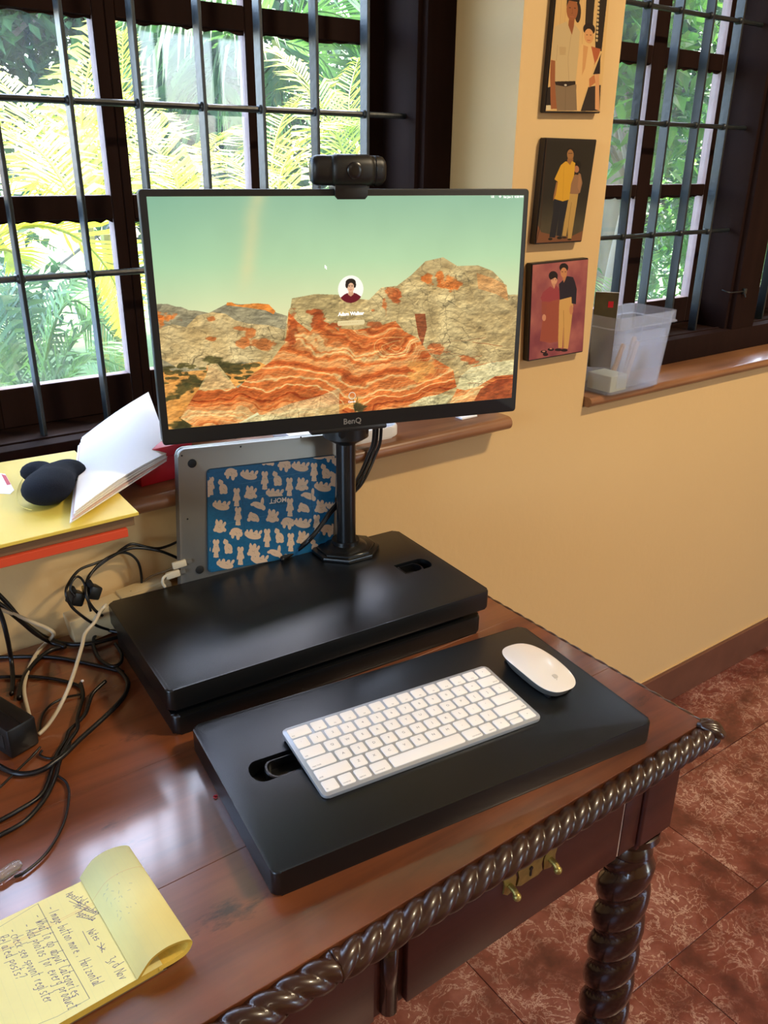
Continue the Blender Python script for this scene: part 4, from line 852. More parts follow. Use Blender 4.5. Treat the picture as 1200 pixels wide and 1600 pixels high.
bm = B(); capsule_x(bm, -.052, .049, .0135, .0185, (0, .004, .0255)); obj('body', bm, M_plastic, wc, 50)
bm = B(); bmesh.ops.create_cube(bm, size=1); bm.free(); bm = B(); capsule_x(bm, -.0275, .0315, .0165, .0200, (0, .002, .0255)); obj('face_shell', bm, M_bezel, wc, 50)
bm = B(); lathe(bm, [(.0105, 0), (.0105, .002), (.0085, .0035), (.004, .0038)], 24); tr(bm, Matrix.Translation((.002, -.0142, .0255)) @ Matrix.Rotation(PI/2, 4, 'X')); obj('lens', bm, M_gloss, wc, 35)
for x0 in (.0345, .0425, -.0335):
    bm = B(); rr = .0165 if x0 == .0345 else .0148
    tube(bm, [(x0, .004+math.cos(a)*rr*.86, .0255+math.sin(a)*rr*1.14) for a in np.linspace(PI*.6, PI*1.5, 16)], .0009, 6); obj('trim_ring', bm, M_gloss, wc, 'all')
bm = B(); prism(bm, [(-.022, .009), (-.023, .000), (-.0225, -.006), (-.019, -.0098), (.019, -.0098), (.0225, -.006), (.023, 0), (.022, .009)][::-1][::-1], 0, .004, .001, 2); tr(bm, Matrix.Translation((.0, -.0022, 0)) @ RX)
box2(bm, (-.021, -.005, .0018), (.021, .030, .0085), bev=.002); obj('clip', bm, M_plastic, wc, 35)
bm = B(); box2(bm, (-.019, .024, -.045), (.019, .029, .006), bev=.002); obj('clip_leg', bm, M_plastic, wc, 35)

# ------------------------------------------------------------------ keyboard
KZ = TZ+.0291
kb = thing('wireless_keyboard', 'slim silver keyboard with white keys on the black board', 'keyboard', (.3869, -.4851, KZ), -.1285)
KT = Matrix.Rotation(math.radians(2.3), 4, 'X'); kroot = Matrix.Translation((0, 0, .0030))
bm = B(); prism(bm, rrect(.2789, .1149, .0065), 0, .0044, .0008, 2); tr(bm, kroot @ KT @ Matrix.Translation((0, 0, 0))); obj('base', bm, M_kbd, kb, 35)
bm = B(); tube(bm, [(-.133, .046, .0048), (.133, .046, .0048)], .0046, 10); obj('battery_tube', bm, M_rubber, kb, 35)
bm = B(); box2(bm, (-.13, -.052, 0), (.13, -.046, .0022)); obj('front_foot', bm, M_rubber, kb)
u_ = (.2789-.0066)/14.5; gx = .0031
rowsK = [[('esc', 1.5)]+[('F%d' % i, 1) for i in range(1, 13)]+[('^', 1)],
 [('`', 1)]+[(c, 1) for c in '1234567890-=']+[('delete', 1.5)], [('tab', 1.5)]+[(c, 1) for c in 'QWERTYUIOP[]']+[('\\', 1)],
 [('caps lock', 1.75)]+[(c, 1) for c in "ASDFGHJKL;'"]+[('return', 1.75)], [('shift', 2.25)]+[(c, 1) for c in 'ZXCVBNM,./']+[('shift', 2.25)],
 [('fn', 1), ('control', 1), ('option', 1), ('command', 1.25), ('', 5), ('command', 1.25), ('option', 1), ('<', 1), ('ud', 1), ('>', 1)]]
rh = (.1149-.0066)/6; cache = {}
for ri, row in enumerate(rowsK):
    x = -.2789/2+.0033; yc = .1149/2-.0033-rh*(ri+.5)
    for s, wu in row:
        parts = [(0, rh-.0028)] if s != 'ud' else [(rh*.235, rh*.40), (-rh*.235, rh*.40)]
        for dy, hh in parts:
            key = (round(wu, 2), round(hh, 4))
            if key not in cache:
                bm = B(); prism(bm, rrect(wu*u_-gx, hh, .0019, 3), 0, .0016, .00045, 2); me = bpy.data.meshes.new('key'); bm.to_mesh(me); bm.free(); me.materials.append(M_key)
                me.polygons.foreach_set('use_smooth', [True]*len(me.polygons)); me.set_sharp_from_angle(angle=math.radians(40)); cache[key] = me
            o = bpy.data.objects.new('key', cache[key]); C.objects.link(o); o.parent = kb
            o.matrix_local = kroot @ KT @ Matrix.Translation((x+wu*u_/2, yc+dy, .0041))
            if s and s != 'ud':
                big = len(s) == 1 and s not in '<>^'
                if big: tx, ty, sz, al = 0, 0, .0048, 'CENTER'
                elif s[0] == 'F': tx, ty, sz, al = 0, -.0048, .0026, 'CENTER'
                elif s in '<>^': tx, ty, sz, al = 0, 0, .0035, 'CENTER'
                else: tx, ty, sz, al = (-(wu*u_-gx)/2+.0016, -.0046, .0029, 'LEFT') if x < .03 else ((wu*u_-gx)/2-.0016, -.0046, .0029, 'RIGHT')
                text('legend', s, sz, M_leg_txt, o, Matrix.Translation((tx, ty, .00168)), ext=0, align=al)
        x += wu*u_

# ------------------------------------------------------------------ mouse
ms = thing('wireless_mouse', 'white low-profile mouse with a grey fruit emblem right of the keyboard', 'mouse', (.5808, -.4905, KZ), math.radians(-8))
bm = B(); ny, nx = 30, 18; hw, hl = .0286, .0568; grid = []
for j in range(ny+1):
    v = -1+2*j/ny; row = []
    for i in range(nx+1):
        uu = -1+2*i/nx; sx = math.sin(uu*PI/2); sy = math.sin(v*PI/2)
        # superellipse outline by disc mapping
        wdt = (1-abs(sy)**3.6)**(1/2.6); X = sx*hw*wdt*(1-.04*abs(sy)); Y = sy*hl
        ztop = .0065+.0145*math.cos(sy*1.12)*(1-.34*(sx*wdt)**2)
        row.append(Vector((X, Y, ztop)))
    grid.append(row)
G = [[bm.verts.new(p) for p in r] for r in grid]
for j in range(ny):
    for i in range(nx): bm.faces.new((G[j][i], G[j][i+1], G[j+1][i+1], G[j+1][i]))
bmesh.ops.remove_doubles(bm, verts=bm.verts[:], dist=1e-5); bmesh.ops.solidify(bm, geom=bm.faces[:], thickness=.0012); bmesh.ops.recalc_face_normals(bm, faces=bm.faces[:])
obj('shell', bm, M_mouse, ms, 'all')
bm = B(); prof = []
for k in range(40):
    a = 2*PI*k/40; c_, s_ = math.cos(a), math.sin(a); prof.append((math.copysign(abs(c_)**.75, c_)*hw*.90, math.copysign(abs(s_)**.62, s_)*hl*.93))
lo = [bm.verts.new((x*.86, y*.93, .0012)) for x, y in prof]; hi = [bm.verts.new((x, y, .0062+.0105*math.cos(y/hl*1.12)*(.62))) for x, y in prof]
bm.faces.new(lo[::-1]); bm.faces.new(hi)
for i in range(40): bm.faces.new((lo[i], lo[(i+1) % 40], hi[(i+1) % 40], hi[i]))
obj('base', bm, M_alu, ms, 40)
bm = B()
for sx in (-1, 1): box2(bm, (sx*.016-.002, -.045, 0), (sx*.016+.002, .045, .0014))
obj('glide_rail', bm, M_rubber, ms)
bm = B(); ap = []
for k in range(28):                                      # apple-like emblem outline with a bite
    a = 2*PI*k/28; r = .0036*(1-.14*math.exp(-((a-PI/2)/.35)**2)-.10*math.exp(-((a-1.5*PI)/.3)**2))
    if a < .55 or a > 2*PI-.45: r *= .72
    ap.append((r*math.cos(a), r*math.sin(a)*1.05))
prism(bm, ap, 0, .0003); prism(bm, [(0, .0044), (.0008, .0040), (.0018, .0052), (.0020, .0062), (.0008, .0056)], 0, .0003)
tr(bm, Matrix.Translation((0, -.033, .0183)) @ Matrix.Rotation(.22, 4, 'X') @ Matrix.Rotation(PI, 4, 'Z')); obj('emblem', bm, mat('emblem_grey', rgb(196, 190, 182), .5), ms)

# ------------------------------------------------------------------ laptop leaning behind the riser, with patterned folding stand
P0 = at(278, 703, 1, -.0605); P1_ = at(527, 678, 1, -.0765); LX = (P1_-P0).normalized()
LW, LH = .268, .250
PB = at(288.5, 905, 2, .812)
# bottom-left corner direction: rays through the left edge
bl = at(288.5, 905, 1, -.0635); LZ = (P0-bl).normalized(); LZ = (LZ-LX*LZ.dot(LX)).normalized(); LN = LX.cross(LZ).normalized()   # LN points away from camera
if LN.y < 0: LN = -LN
lap = thing('laptop', 'closed silver laptop standing on edge behind the riser with blue patterned stand panel', 'laptop')
# local frame: x along width, z up, y away from camera, origin top-left corner of the visible underside
lap.matrix_world = Matrix(((LX.x, LN.x, LZ.x, P0.x), (LX.y, LN.y, LZ.y, P0.y), (LX.z, LN.z, LZ.z, P0.z), (0, 0, 0, 1)))
LMI = lap.matrix_world.inverted()
LH = (P0.z-TZ-.0015)/LZ.z - .0
bm = front(rrect(LW, LH, .011, 5, LW/2, -LH/2), 0, .0090, .0016, 2); obj('lower_case', bm, M_alu, lap, 40)
bm = front(rrect(LW, LH, .011, 5, LW/2, -LH/2), .0096, .0150, .0012, 2); obj('lid', bm, M_alu, lap, 40)
def lapxy(px, py):
    d = CF+CR*((px-600)/FPX)-CU*((py-800)/FPX); o = LMI @ CAM; dd = LMI.to_3x3() @ d; t_ = -o.y/dd.y; q = o+dd*t_; return q.x, q.z
for px, py in ((300, 724), (312, 890)):
    x, z = lapxy(px, py); bm = B(); lathe(bm, [(.0062, 0), (.0062, .0010), (.0052, .0016), (.001, .0018)], 24); tr(bm, Matrix.Translation((x, 0, z)) @ RX); obj('rubber_foot', bm, M_rubber, lap, 35)
for px, py in ((376, 698), (470, 683), (293, 811), (284, 712)):
    x, z = lapxy(px, py); bm = B(); lathe(bm, [(.0013, 0), (.0013, .0004)], 12); tr(bm, Matrix.Translation((x, 0, z)) @ RX); obj('screw', bm, M_rubber, lap)
sx0, sz1 = lapxy(322, 733); sx1 = LW-.020; _, sz0 = lapxy(331, 893); sz0 = max(sz0, -LH+.006); SW, SH = sx1-sx0, sz1-sz0
cv = Canvas(900, int(900*SH/SW), (20, 88, 126)); NB = vnoise(cv.W, cv.H, 60, 60, 5, 2); cv.a *= (.93+.14*NB[..., None])
def fst(p):      # crop3 coordinates -> sticker uv
    x, z = lapxy(260+p[0]/3, 640+p[1]/3); return (x-sx0)/SW, (sz1-z)/SH
cv.f = fst; cream = (208, 178, 148); ink = (96, 84, 84)
def E_(cx, cy, rx, ry, rot=0., col=cream): cv.ell(cx, cy, rx, ry, col, 1., rot, 20)
def bear(x, y, k):
    L = lambda *p: cv.line([(x+a, y+b) for a, b in p], 1.6, ink, .75)
    if k == 'walk':
        E_(x, y-6, 27, 19); E_(x+22, y+4, 11, 14); E_(x-16, y+14, 8, 13); E_(x+10, y+18, 9, 16); E_(x-26, y+2, 7, 8); E_(x+24, y-12, 6, 5); L((-2, -4), (6, 2), (2, 8)); L((14, 0), (20, 2))
    elif k == 'lie':
        E_(x, y+8, 38, 17, .12); E_(x-32, y-2, 13, 13); E_(x-12, y-10, 9, 14, .3); E_(x+12, y-6, 9, 14, .5); E_(x+34, y-8, 7, 13, .6); E_(x-30, y-16, 5, 6); L((-34, -2), (-30, 0)); L((0, 0), (12, 4))
    elif k == 'stand':
        E_(x, y+2, 14, 32); E_(x-8, y-29, 8, 12); E_(x+8, y-29, 8, 12); E_(x, y+34, 12, 13); E_(x-9, y+42, 4, 4); E_(x+9, y+42, 4, 4); E_(x+14, y+6, 4, 11, -.2); E_(x-14, y+10, 4, 12, .2); L((-4, 34), (-3, 36)); L((4, 34), (5, 36)); L((-4, -6), (4, -6))
    elif k == 'sit':
        E_(x+3, y+8, 20, 24, -.3); E_(x-10, y-22, 13, 12); E_(x+12, y+24, 12, 9); E_(x-6, y+26, 9, 8); E_(x-14, y-32, 5, 5); L((-14, -20), (-12, -18)); L((2, 6), (10, 14))
    elif k == 'sit2':
        E_(x, y+8, 25, 24); E_(x-12, y-16, 9, 13, -.2); E_(x+6, y-18, 9, 13, .1); E_(x-14, y-28, 4, 5); E_(x+24, y+18, 9, 9); E_(x+24, y-10, 7, 12, .4); E_(x-22, y+18, 9, 9); L((-6, 4), (0, 8), (8, 4)); L((4, 14), (8, 14))
    elif k == 'side':
        E_(x, y+6, 33, 15, .35); E_(x+18, y-10, 8, 22, .1); E_(x-30, y+2, 10, 7); E_(x+24, y+18, 10, 12); L((18, -10), (20, 0)); L((-8, 4), (0, 8))
    elif k == 'roll':
        E_(x, y, 27, 19, .4); E_(x-22, y+12, 9, 9); E_(x+20, y+12, 9, 11); E_(x-12, y-18, 8, 7); L((-6, -2), (4, 2)); L((10, 4), (14, 6))
for x, y, k in [(290, 295, 'walk'), (380, 300, 'lie'), (455, 325, 'stand'), (515, 320, 'sit'), (550, 255, 'walk'), (630, 260, 'lie'), (695, 285, 'stand'), (750, 285, 'sit'), (250, 360, 'sit'), (318, 405, 'stand'), (385, 385, 'sit2'), (505, 388, 'lie'), (575, 355, 'stand'), (635, 345, 'sit2'), (740, 355, 'lie'), (245, 445, 'lie'), (425, 440, 'side'), (670, 395, 'side'), (325, 495, 'stand'), (400, 502, 'roll'), (492, 495, 'sit2'), (578, 452, 'stand'), (645, 457, 'roll'), (728, 450, 'sit2'), (235, 545, 'sit2'), (315, 577, 'walk'), (400, 582, 'lie'), (467, 597, 'stand'), (525, 590, 'sit'), (566, 527, 'walk'), (640, 527, 'lie'), (708, 530, 'stand'), (275, 642, 'sit'), (337, 682, 'stand'), (400, 657, 'sit2'), (582, 617, 'stand'), (640, 597, 'sit2'), (265, 722, 'lie'), (507, 665, 'side'), (760, 560, 'walk'), (780, 215, 'walk'), (472, 236, 'roll'), (712, 202, 'lie'), (192, 352, 'stand'), (218, 648, 'stand'), (432, 700, 'lie'), (792, 320, 'sit'), (800, 450, 'lie'), (700, 640, 'sit'), (570, 700, 'roll'), (830, 380, 'stand'), (845, 250, 'lie'), (840, 520, 'walk'), (640, 700, 'walk'), (760, 670, 'stand'), (830, 620, 'sit2')]: bear(x, y, k)
cv.poly([(478, 405), (558, 400), (560, 440), (480, 446)], (18, 78, 104))
for a, b in (((340, 345), (675, 283)), ((225, 545), (330, 520)), ((400, 505), (480, 492)), ((670, 455), (800, 420)), ((360, 418), (660, 350))): cv.line([a, b], 2.2, (120, 150, 160), .55)
cv.line([(675, 283), (692, 560)], 3, (12, 52, 72), .7); cv.line([(340, 345), (360, 600)], 3, (12, 52, 72), .5)
cv.f = lambda p: p; im = cv.image('stand_print')
bm = front(rrect(SW, SH, .006, 5, (sx0+sx1)/2, (sz0+sz1)/2), -.0028, -.0002, .0006, 1)
stp = obj('folding_stand', bm, mat('stand_edge_blue', rgb(16, 66, 90), .6), lap, 35)
bm = B(); e = .0008; quad(bm, [(sx0+.004, -.0030, sz1-e), (sx1-.004, -.0030, sz1-e), (sx1-.004, -.0030, sz0+e), (sx0+.004, -.0030, sz0+e)])
for a, b, u0, u1 in ((sx0+e, sx0+.004, e/SW, .004/SW), (sx1-.004, sx1-e, 1-.004/SW, 1-e/SW)):
    f = quad(bm, [(a, -.0030, sz1-.005), (b, -.0030, sz1-.005), (b, -.0030, sz0+.005), (a, -.0030, sz0+.005)]); l = bm.loops.layers.uv.verify()
    for lp, t_ in zip(f.loops, ((u0, 0), (u1, 0), (u1, 1), (u0, 1))): lp[l].uv = t_
obj('bear_print', bm, img_mat('bear_print_material', im, .45, 0, .4), stp)
tx, tz = lapxy(260+519/3, 640+421/3); a = Matrix.Translation((tx, -.0034, tz)) @ RX @ Matrix.Rotation(PI-.02, 4, 'Z')
text('stand_lettering', 'MOFT', .0105, mat('cream_ink', rgb(222, 206, 190), .6), stp, a, bold=.0001)

# ------------------------------------------------------------------ wall photographs
def plaque(label, corners, th, img, edge=M_brown_board, H=None):
    P = [at(x, y, 1, -th) for x, y in corners]      # TL TR BR BL
    ctr = (P[0]+P[1]+P[2]+P[3])/4
    t_ = thing('wall_photo', label, 'photograph', (ctr.x, 0, ctr.z), group='laminated photo plaques on the wall pillar')
    if H:
        for k in (0, 1): P[k].z = P[3-k].z+H
    w0 = ((P[1]-P[0]).length+(P[2]-P[3]).length)/2; bm = B(); vs = []
    for y, e in ((-.0004, 0), (-th, 0)): vs.append([bm.verts.new((p.x-ctr.x, y, p.z-ctr.z)) for p in P])
    bm.faces.new(vs[0]); bm.faces.new(vs[1][::-1])
    for k in range(4): bm.faces.new((vs[0][k], vs[1][k], vs[1][(k+1) % 4], vs[0][(k+1) % 4]))
    bmesh.ops.recalc_face_normals(bm, faces=bm.faces[:]); bmesh.ops.bevel(bm, geom=bm.edges[:], offset=.0012, segments=2, affect='EDGES')
    obj('backing_board', bm, edge, t_, 35)
    ins = .0022; c4 = [Vector((p.x-ctr.x, -th-.0005, p.z-ctr.z)) for p in P]; m_ = sum(c4, Vector())/4
    c4 = [p+(m_-p).normalized()*ins*1.4 for p in c4]; bm = B(); quad(bm, c4); obj('print', bm, img, t_); return t_
sk = (152, 92, 52)
# print 1
cv = Canvas(420, 600, (206, 168, 108)); K = lambda q: (840+q[0]*.1187, q[1]*.1187)
hh_ = homog([K((262, 0)), K((948, 0)), K((830, 1485)), K((160, 1465))], [(0, .17), (1, .17), (1, 1), (0, 1)]); cv.f = lambda q: hh_(K(q))
cv.a *= (.92+.14*vnoise(420, 600, 6, 3, 2)[..., None])
cv.poly([(650, -300), (780, -300), (740, 340), (640, 340)], (44, 34, 24)); cv.poly([(830, -300), (950, -300), (850, 670), (770, 640), (770, 480)], (40, 30, 22))
for k in range(14): cv.ell(822+ (k*-2.5), 30+k*52-180, 14, 20, (196, 170, 120))
for x in (300, 360, 600): cv.line([(x+40, -300), (x, 700)], 3, (176, 132, 80), .6)
cv.poly([(160, 1170), (220, 1150), (225, 1400), (150, 1400)], (30, 22, 16)); cv.ell(540, 190, 40, 130, (50, 34, 22))
cv.poly([(430, 250), (500, 250), (490, 430), (470, 480), (420, 360)], (140, 80, 44)); cv.ell(465, 160, 74, 140, (148, 88, 50)); cv.poly([(392, 130), (395, 10), (440, -60), (540, -60), (560, 30), (545, 140), (525, 60), (420, 50)], (38, 26, 18))
for q in (435, 500): cv.ell(q, 140, 13, 6, (60, 32, 20))
cv.line([(468, 150), (472, 205), (455, 208)], 2, (110, 60, 34)); cv.line([(440, 250), (490, 250)], 3, (170, 96, 70))
cv.poly([(400, 315), (250, 390), (210, 800), (270, 820), (270, 1090), (520, 1080), (560, 700), (575, 430), (500, 335), (470, 480), (425, 380)], (190, 164, 118)); cv.line([(460, 480), (430, 760), (440, 1080)], 2, (150, 126, 86)); cv.line([(290, 620), (280, 820)], 2, (150, 126, 86)); cv.poly([(310, 640), (400, 640), (395, 740), (320, 745)], (180, 152, 106))
cv.poly([(210, 810), (266, 820), (270, 1100), (292, 1440), (222, 1440), (205, 1000)], (146, 86, 50))
cv.poly([(272, 1130), (535, 1120), (545, 1465), (292, 1465)], (126, 104, 78)); cv.line([(400, 1160), (390, 1460)], 2, (96, 78, 56)); cv.poly([(268, 1085), (518, 1075), (520, 1118), (400, 1152), (275, 1128)], (40, 26, 18)); cv.ell(398, 1130, 16, 14, (190, 180, 160))
cv.poly([(680, 1150), (840, 1120), (822, 1475), (580, 1475), (640, 1280)], (46, 36, 32)); cv.ell(692, 390, 76, 80, (34, 24, 20)); cv.ell(690, 480, 58, 96, (202, 146, 92)); cv.poly([(630, 420), (690, 350), (750, 410), (745, 380), (690, 320), (625, 370)], (34, 24, 20))
for q in (665, 712): cv.ell(q, 465, 10, 5, (50, 30, 24))
cv.line([(670, 535), (705, 535)], 3, (170, 80, 60))
cv.poly([(715, 610), (840, 640), (800, 770), (750, 860)], (168, 88, 52)); cv.poly([(850, 690), (820, 760), (740, 980), (830, 970), (835, 760)], (36, 26, 26))
cv.poly([(600, 590), (715, 600), (760, 820), (690, 1100), (620, 1280), (570, 1465), (535, 1465), (528, 1200), (550, 800)], (214, 172, 112)); cv.poly([(620, 600), (680, 620), (640, 900), (600, 1000)], (190, 130, 78), .7)
cv.poly([(770, 975), (818, 975), (822, 1475), (765, 1450)], (204, 146, 96)); cv.poly([(690, 1040), (760, 980), (770, 1090), (690, 1160)], (180, 110, 66))
cv.poly([(160, 1392), (218, 1392), (216, 1452), (158, 1452)], (208, 192, 150)); im = cv.image('print_one_picture')
plaque('highest wall photo: man in pale shirt and belt beside woman in cream sari', [(868, 0), (952, 0), (938, 177), (851, 176)], .012, img_mat('print_one', im, .35), H=.205)
# print 2
cv = Canvas(420, 570, (36, 32, 26)); K2 = lambda q: (820+q[0]*.1187, 210+q[1]*.1187); h2 = homog([K2((300, 50)), K2((950, 70)), K2((770, 1400)), K2((155, 1430))], [(0, 0), (1, 0), (1, 1), (0, 1)]); cv.f = lambda q: h2(K2(q))
yy = np.linspace(0, 1, 570)[:, None]; cv.a += (np.clip((yy-.55)*.9, 0, .25)[..., None]*np.array([.55, .5, .34])*(.6+.8*vnoise(420, 570, 4, 4, 8)[..., None])).astype(np.float32)
cv.poly([(180, 1200), (220, 1290), (480, 1350), (640, 1340), (790, 1270), (770, 1420), (140, 1440)], (118, 74, 48))
cv.poly([(385, 850), (465, 870), (450, 1100), (410, 1360), (330, 1360), (370, 1050)], (26, 28, 36)); cv.poly([(460, 860), (585, 870), (520, 1150), (490, 1350), (430, 1330), (460, 1000)], (28, 30, 38))
cv.ell(345, 1380, 30, 16, (20, 16, 14)); cv.ell(470, 1365, 36, 18, (20, 16, 14))
cv.poly([(600, 780), (712, 785), (690, 950), (655, 1200), (630, 1380), (580, 1380), (575, 1220), (560, 1340), (505, 1340), (530, 1150), (570, 900)], (178, 142, 78)); cv.line([(620, 900), (590, 1150), (580, 1370)], 3, (110, 84, 44)); cv.ell(535, 1362, 34, 12, (34, 24, 18)); cv.ell(605, 1385, 28, 12, (34, 24, 18))
cv.ell(700, 400, 46, 60, (20, 16, 14)); cv.ell(683, 455, 32, 48, (166, 110, 76)); cv.poly([(650, 540), (700, 500), (740, 520), (765, 640), (735, 770), (700, 790), (600, 785), (600, 650)], (140, 102, 72)); cv.ell(690, 515, 22, 16, (26, 20, 18)); cv.poly([(715, 520), (750, 600), (730, 760), (700, 700)], (156, 112, 76))
cv.ell(605, 215, 50, 50, (24, 18, 14)); cv.ell(605, 258, 43, 72, (150, 104, 60)); cv.poly([(570, 310), (640, 310), (640, 370), (600, 400), (560, 350)], (140, 94, 52)); cv.line([(580, 240), (632, 240)], 3, (60, 40, 24))
cv.poly([(540, 350), (480, 400), (395, 590), (440, 625), (420, 690), (385, 850), (500, 886), (590, 860), (610, 650), (650, 540), (668, 370), (625, 345), (600, 400), (560, 352)], (204, 152, 44)); cv.line([(520, 420), (500, 860)], 3, (170, 120, 34), .7); cv.poly([(420, 625), (440, 625), (410, 800), (378, 880), (380, 820)], (150, 100, 56))
cv.line([(300, 55), (210, 1200), (155, 1425)], 5, (60, 34, 20)); im = cv.image('print_two_picture')
plaque('middle wall photo: man in bright yellow shirt standing on a black background', [(853, 215), (933, 218), (909, 378), (836, 382)], .015, img_mat('print_two', im, .3))
# print 3
cv = Canvas(460, 560, (168, 92, 70)); K3 = lambda q: (810+q[0]*.1187, 390+q[1]*.1187); h3 = homog([K3((205, 215)), K3((915, 125)), K3((850, 1330)), K3((165, 1450))], [(0, 0), (1, 0), (1, 1), (0, 1)]); cv.f = lambda q: h3(K3(q))
v_ = vnoise(460, 560, 4, 4, 14); cv.a[:] = mixc((128, 62, 72), (176, 104, 96), np.clip(v_*1.6-.3+.25*(.5-np.linspace(0, 1, 560)[:, None]), 0, 1))
for p in ((350, 1340, 40, 20), (440, 1310, 40, 20), (535, 1315, 46, 18), (610, 1320, 46, 20), (372, 1375, 34, 22)): cv.ell(*p, (36, 18, 26))
cv.poly([(550, 655), (700, 620), (725, 740), (690, 1060), (660, 1300), (600, 1295), (600, 1000), (585, 1290), (535, 1290), (528, 900)], (206, 160, 92)); cv.line([(600, 800), (610, 1280)], 3, (158, 112, 58))
cv.poly([(645, 350), (720, 362), (745, 420), (770, 520), (760, 715), (705, 705), (702, 620), (550, 662), (538, 455), (590, 405)], (32, 27, 42)); cv.ell(700, 790, 24, 62, (196, 132, 92)); cv.ell(600, 240, 57, 58, (24, 18, 20)); cv.ell(600, 305, 42, 66, (196, 134, 88)); cv.poly([(585, 370), (635, 350), (620, 400), (600, 440)], (186, 124, 82))
cv.poly([(380, 670), (545, 640), (540, 900), (532, 1205), (430, 1225), (300, 1200), (330, 950), (370, 850)], (158, 80, 62))
for q in range(340, 540, 16): cv.line([(380+(q-340)*.8, 690), (q-20, 1200)], 1.4, (128, 56, 50), .8)
cv.poly([(430, 485), (340, 560), (305, 640), (330, 690), (410, 690), (550, 650), (545, 530), (505, 470), (470, 520)], (152, 62, 70)); cv.poly([(320, 685), (385, 685), (378, 860), (320, 850)], (150, 76, 62)); cv.ell(352, 895, 25, 44, (206, 144, 112))
cv.ell(465, 350, 58, 62, (28, 18, 24)); cv.ell(476, 408, 40, 56, (214, 158, 124)); cv.poly([(445, 450), (495, 450), (480, 520)], (206, 148, 114)); cv.poly([(420, 360), (470, 310), (520, 350), (520, 400), (490, 370), (440, 400)], (28, 18, 24))
for q in (580, 622): cv.ell(q, 295, 8, 5, (60, 30, 26))
for q in (462, 497): cv.ell(q, 400, 7, 4, (70, 34, 30))
cv.ell(350, 1335, 20, 10, (190, 130, 110)); cv.ell(440, 1300, 18, 9, (190, 130, 110)); im = cv.image('print_three_picture')
plaque('lowest wall photo: woman in long rose dress beside man in navy shirt', [(831, 412), (920, 403), (911, 550), (825, 565)], .015, img_mat('print_three', im, .35))

# ------------------------------------------------------------------ yellow legal pad with rolled-over pages
PZ = TZ+.0085
a0 = at(125, 1378, 2, PZ); a1 = at(206, 1527, 2, PZ); vdir = (a1-a0); PWd = vdir.length; vdir.normalize(); udir = Vector((vdir.y, -vdir.x, 0))   # udir = away from binding
if udir.x > 0: udir = -udir
padm = Matrix(((-udir.x, -vdir.x, 0, a0.x), (-udir.y, -vdir.y, 0, a0.y), (0, 0, 1, TZ), (0, 0, 0, 1)))   # local x toward binding, y toward back; origin at back edge under the roll
pad = thing('legal_pad', 'yellow lined legal pad with blue handwriting and its top pages rolled over', 'notepad'); pad.matrix_world = padm
PI_ = padm.inverted(); PL, PWd = .165, .127
bm = B(); box2(bm, (-PL, -PWd, .0006), (.028, 0, .0022)); obj('cardboard_back', bm, M_brown, pad)
bm = B(); box2(bm, (-PL, -PWd, .0022), (.025, 0, .0082)); obj('page_block', bm, M_padedge, pad)
cv = Canvas(1100, 860, (240, 232, 160)); RXp, RYp = .190, PWd
cv.f = lambda p: ((lambda q: ((q.x+PL)/RXp, -q.y/RYp))(PI_ @ at(p[0], p[1], 2, PZ)))
cv.a *= (.97+.05*vnoise(1100, 860, 5, 5, 6)[..., None]); K4 = lambda x, y: (x*.2, 1370+y*.2)
fx_ = cv.f; cv.f = lambda p: p
for k in range(1, 24): cv.line([(k/24., 0), (k/24., 1)], 1.2, (206, 210, 160), .35)
cv.line([(0, .24), (1, .24)], 2, (214, 140, 90), .6); cv.line([(0, .255), (1, .255)], 2, (214, 140, 90), .6)
cv.f = fx_; inkc = (66, 62, 112)
cv.line([K4(-60, 420), K4(0, 390), K4(295, 210)], 2.2, (110, 118, 120), .8); cv.line([K4(295, 210), K4(480, 560), K4(700, 950)], 2.6, (80, 84, 100), .9); cv.line([K4(700, 950), K4(450, 1090), K4(300, 1150)], 2.2, (110, 118, 120), .8); cv.line([K4(60, 215), K4(330, 145), K4(570, 70)], 1.6, (140, 146, 120), .7)
for a, b, s, z, sd in (((515, 140), (680, 215), 'Apostyle', 1., 1), ((575, 225), (770, 300), 'Splashes', 1., 2), ((590, 290), (730, 345), 'Agenda', 1., 3), ((680, 430), (752, 505), 'Notes', 1.1, 4), ((800, 590), (850, 545), '#', .9, 5), ((822, 665), (905, 715), '3rd', 1.1, 6), ((895, 745), (950, 815), 'Nov', 1.1, 7), ((365, 250), (745, 870), '- Image button more . Horizontal', 1.35, 8), ((262, 312), (575, 950), '- What to do about Categories', 1.35, 9), ((178, 385), (545, 1050), '- Add photos for every product', 1.35, 10), ((66, 425), (360, 1000), '- check seo spoont register', 1.35, 11), ((-20, 480), (130, 810), 'Related posts?', 1.25, 12)):
    hand(cv, K4(*a), K4(*b), s, inkc, 3.0, z, sd)
for a, b in (((520, 150), (700, 240)), ((560, 170), (640, 215)), ((590, 235), (745, 290)), ((600, 310), (720, 335)), ((540, 190), (760, 285))): cv.line([K4(*a), K4(*b)], 2.6, inkc, .8)
cv.line([K4(645, 425), K4(700, 530)], 2.6, inkc, .8)
cv.f = lambda p: p; im = cv.image('pad_page_picture')
bm = B(); quad(bm, [(-PL, 0, .0085), (.025, 0, .0085), (.025, -PWd, .0085), (-PL, -PWd, .0085)]); obj('written_page', bm, img_mat('pad_page', im, .75), pad)
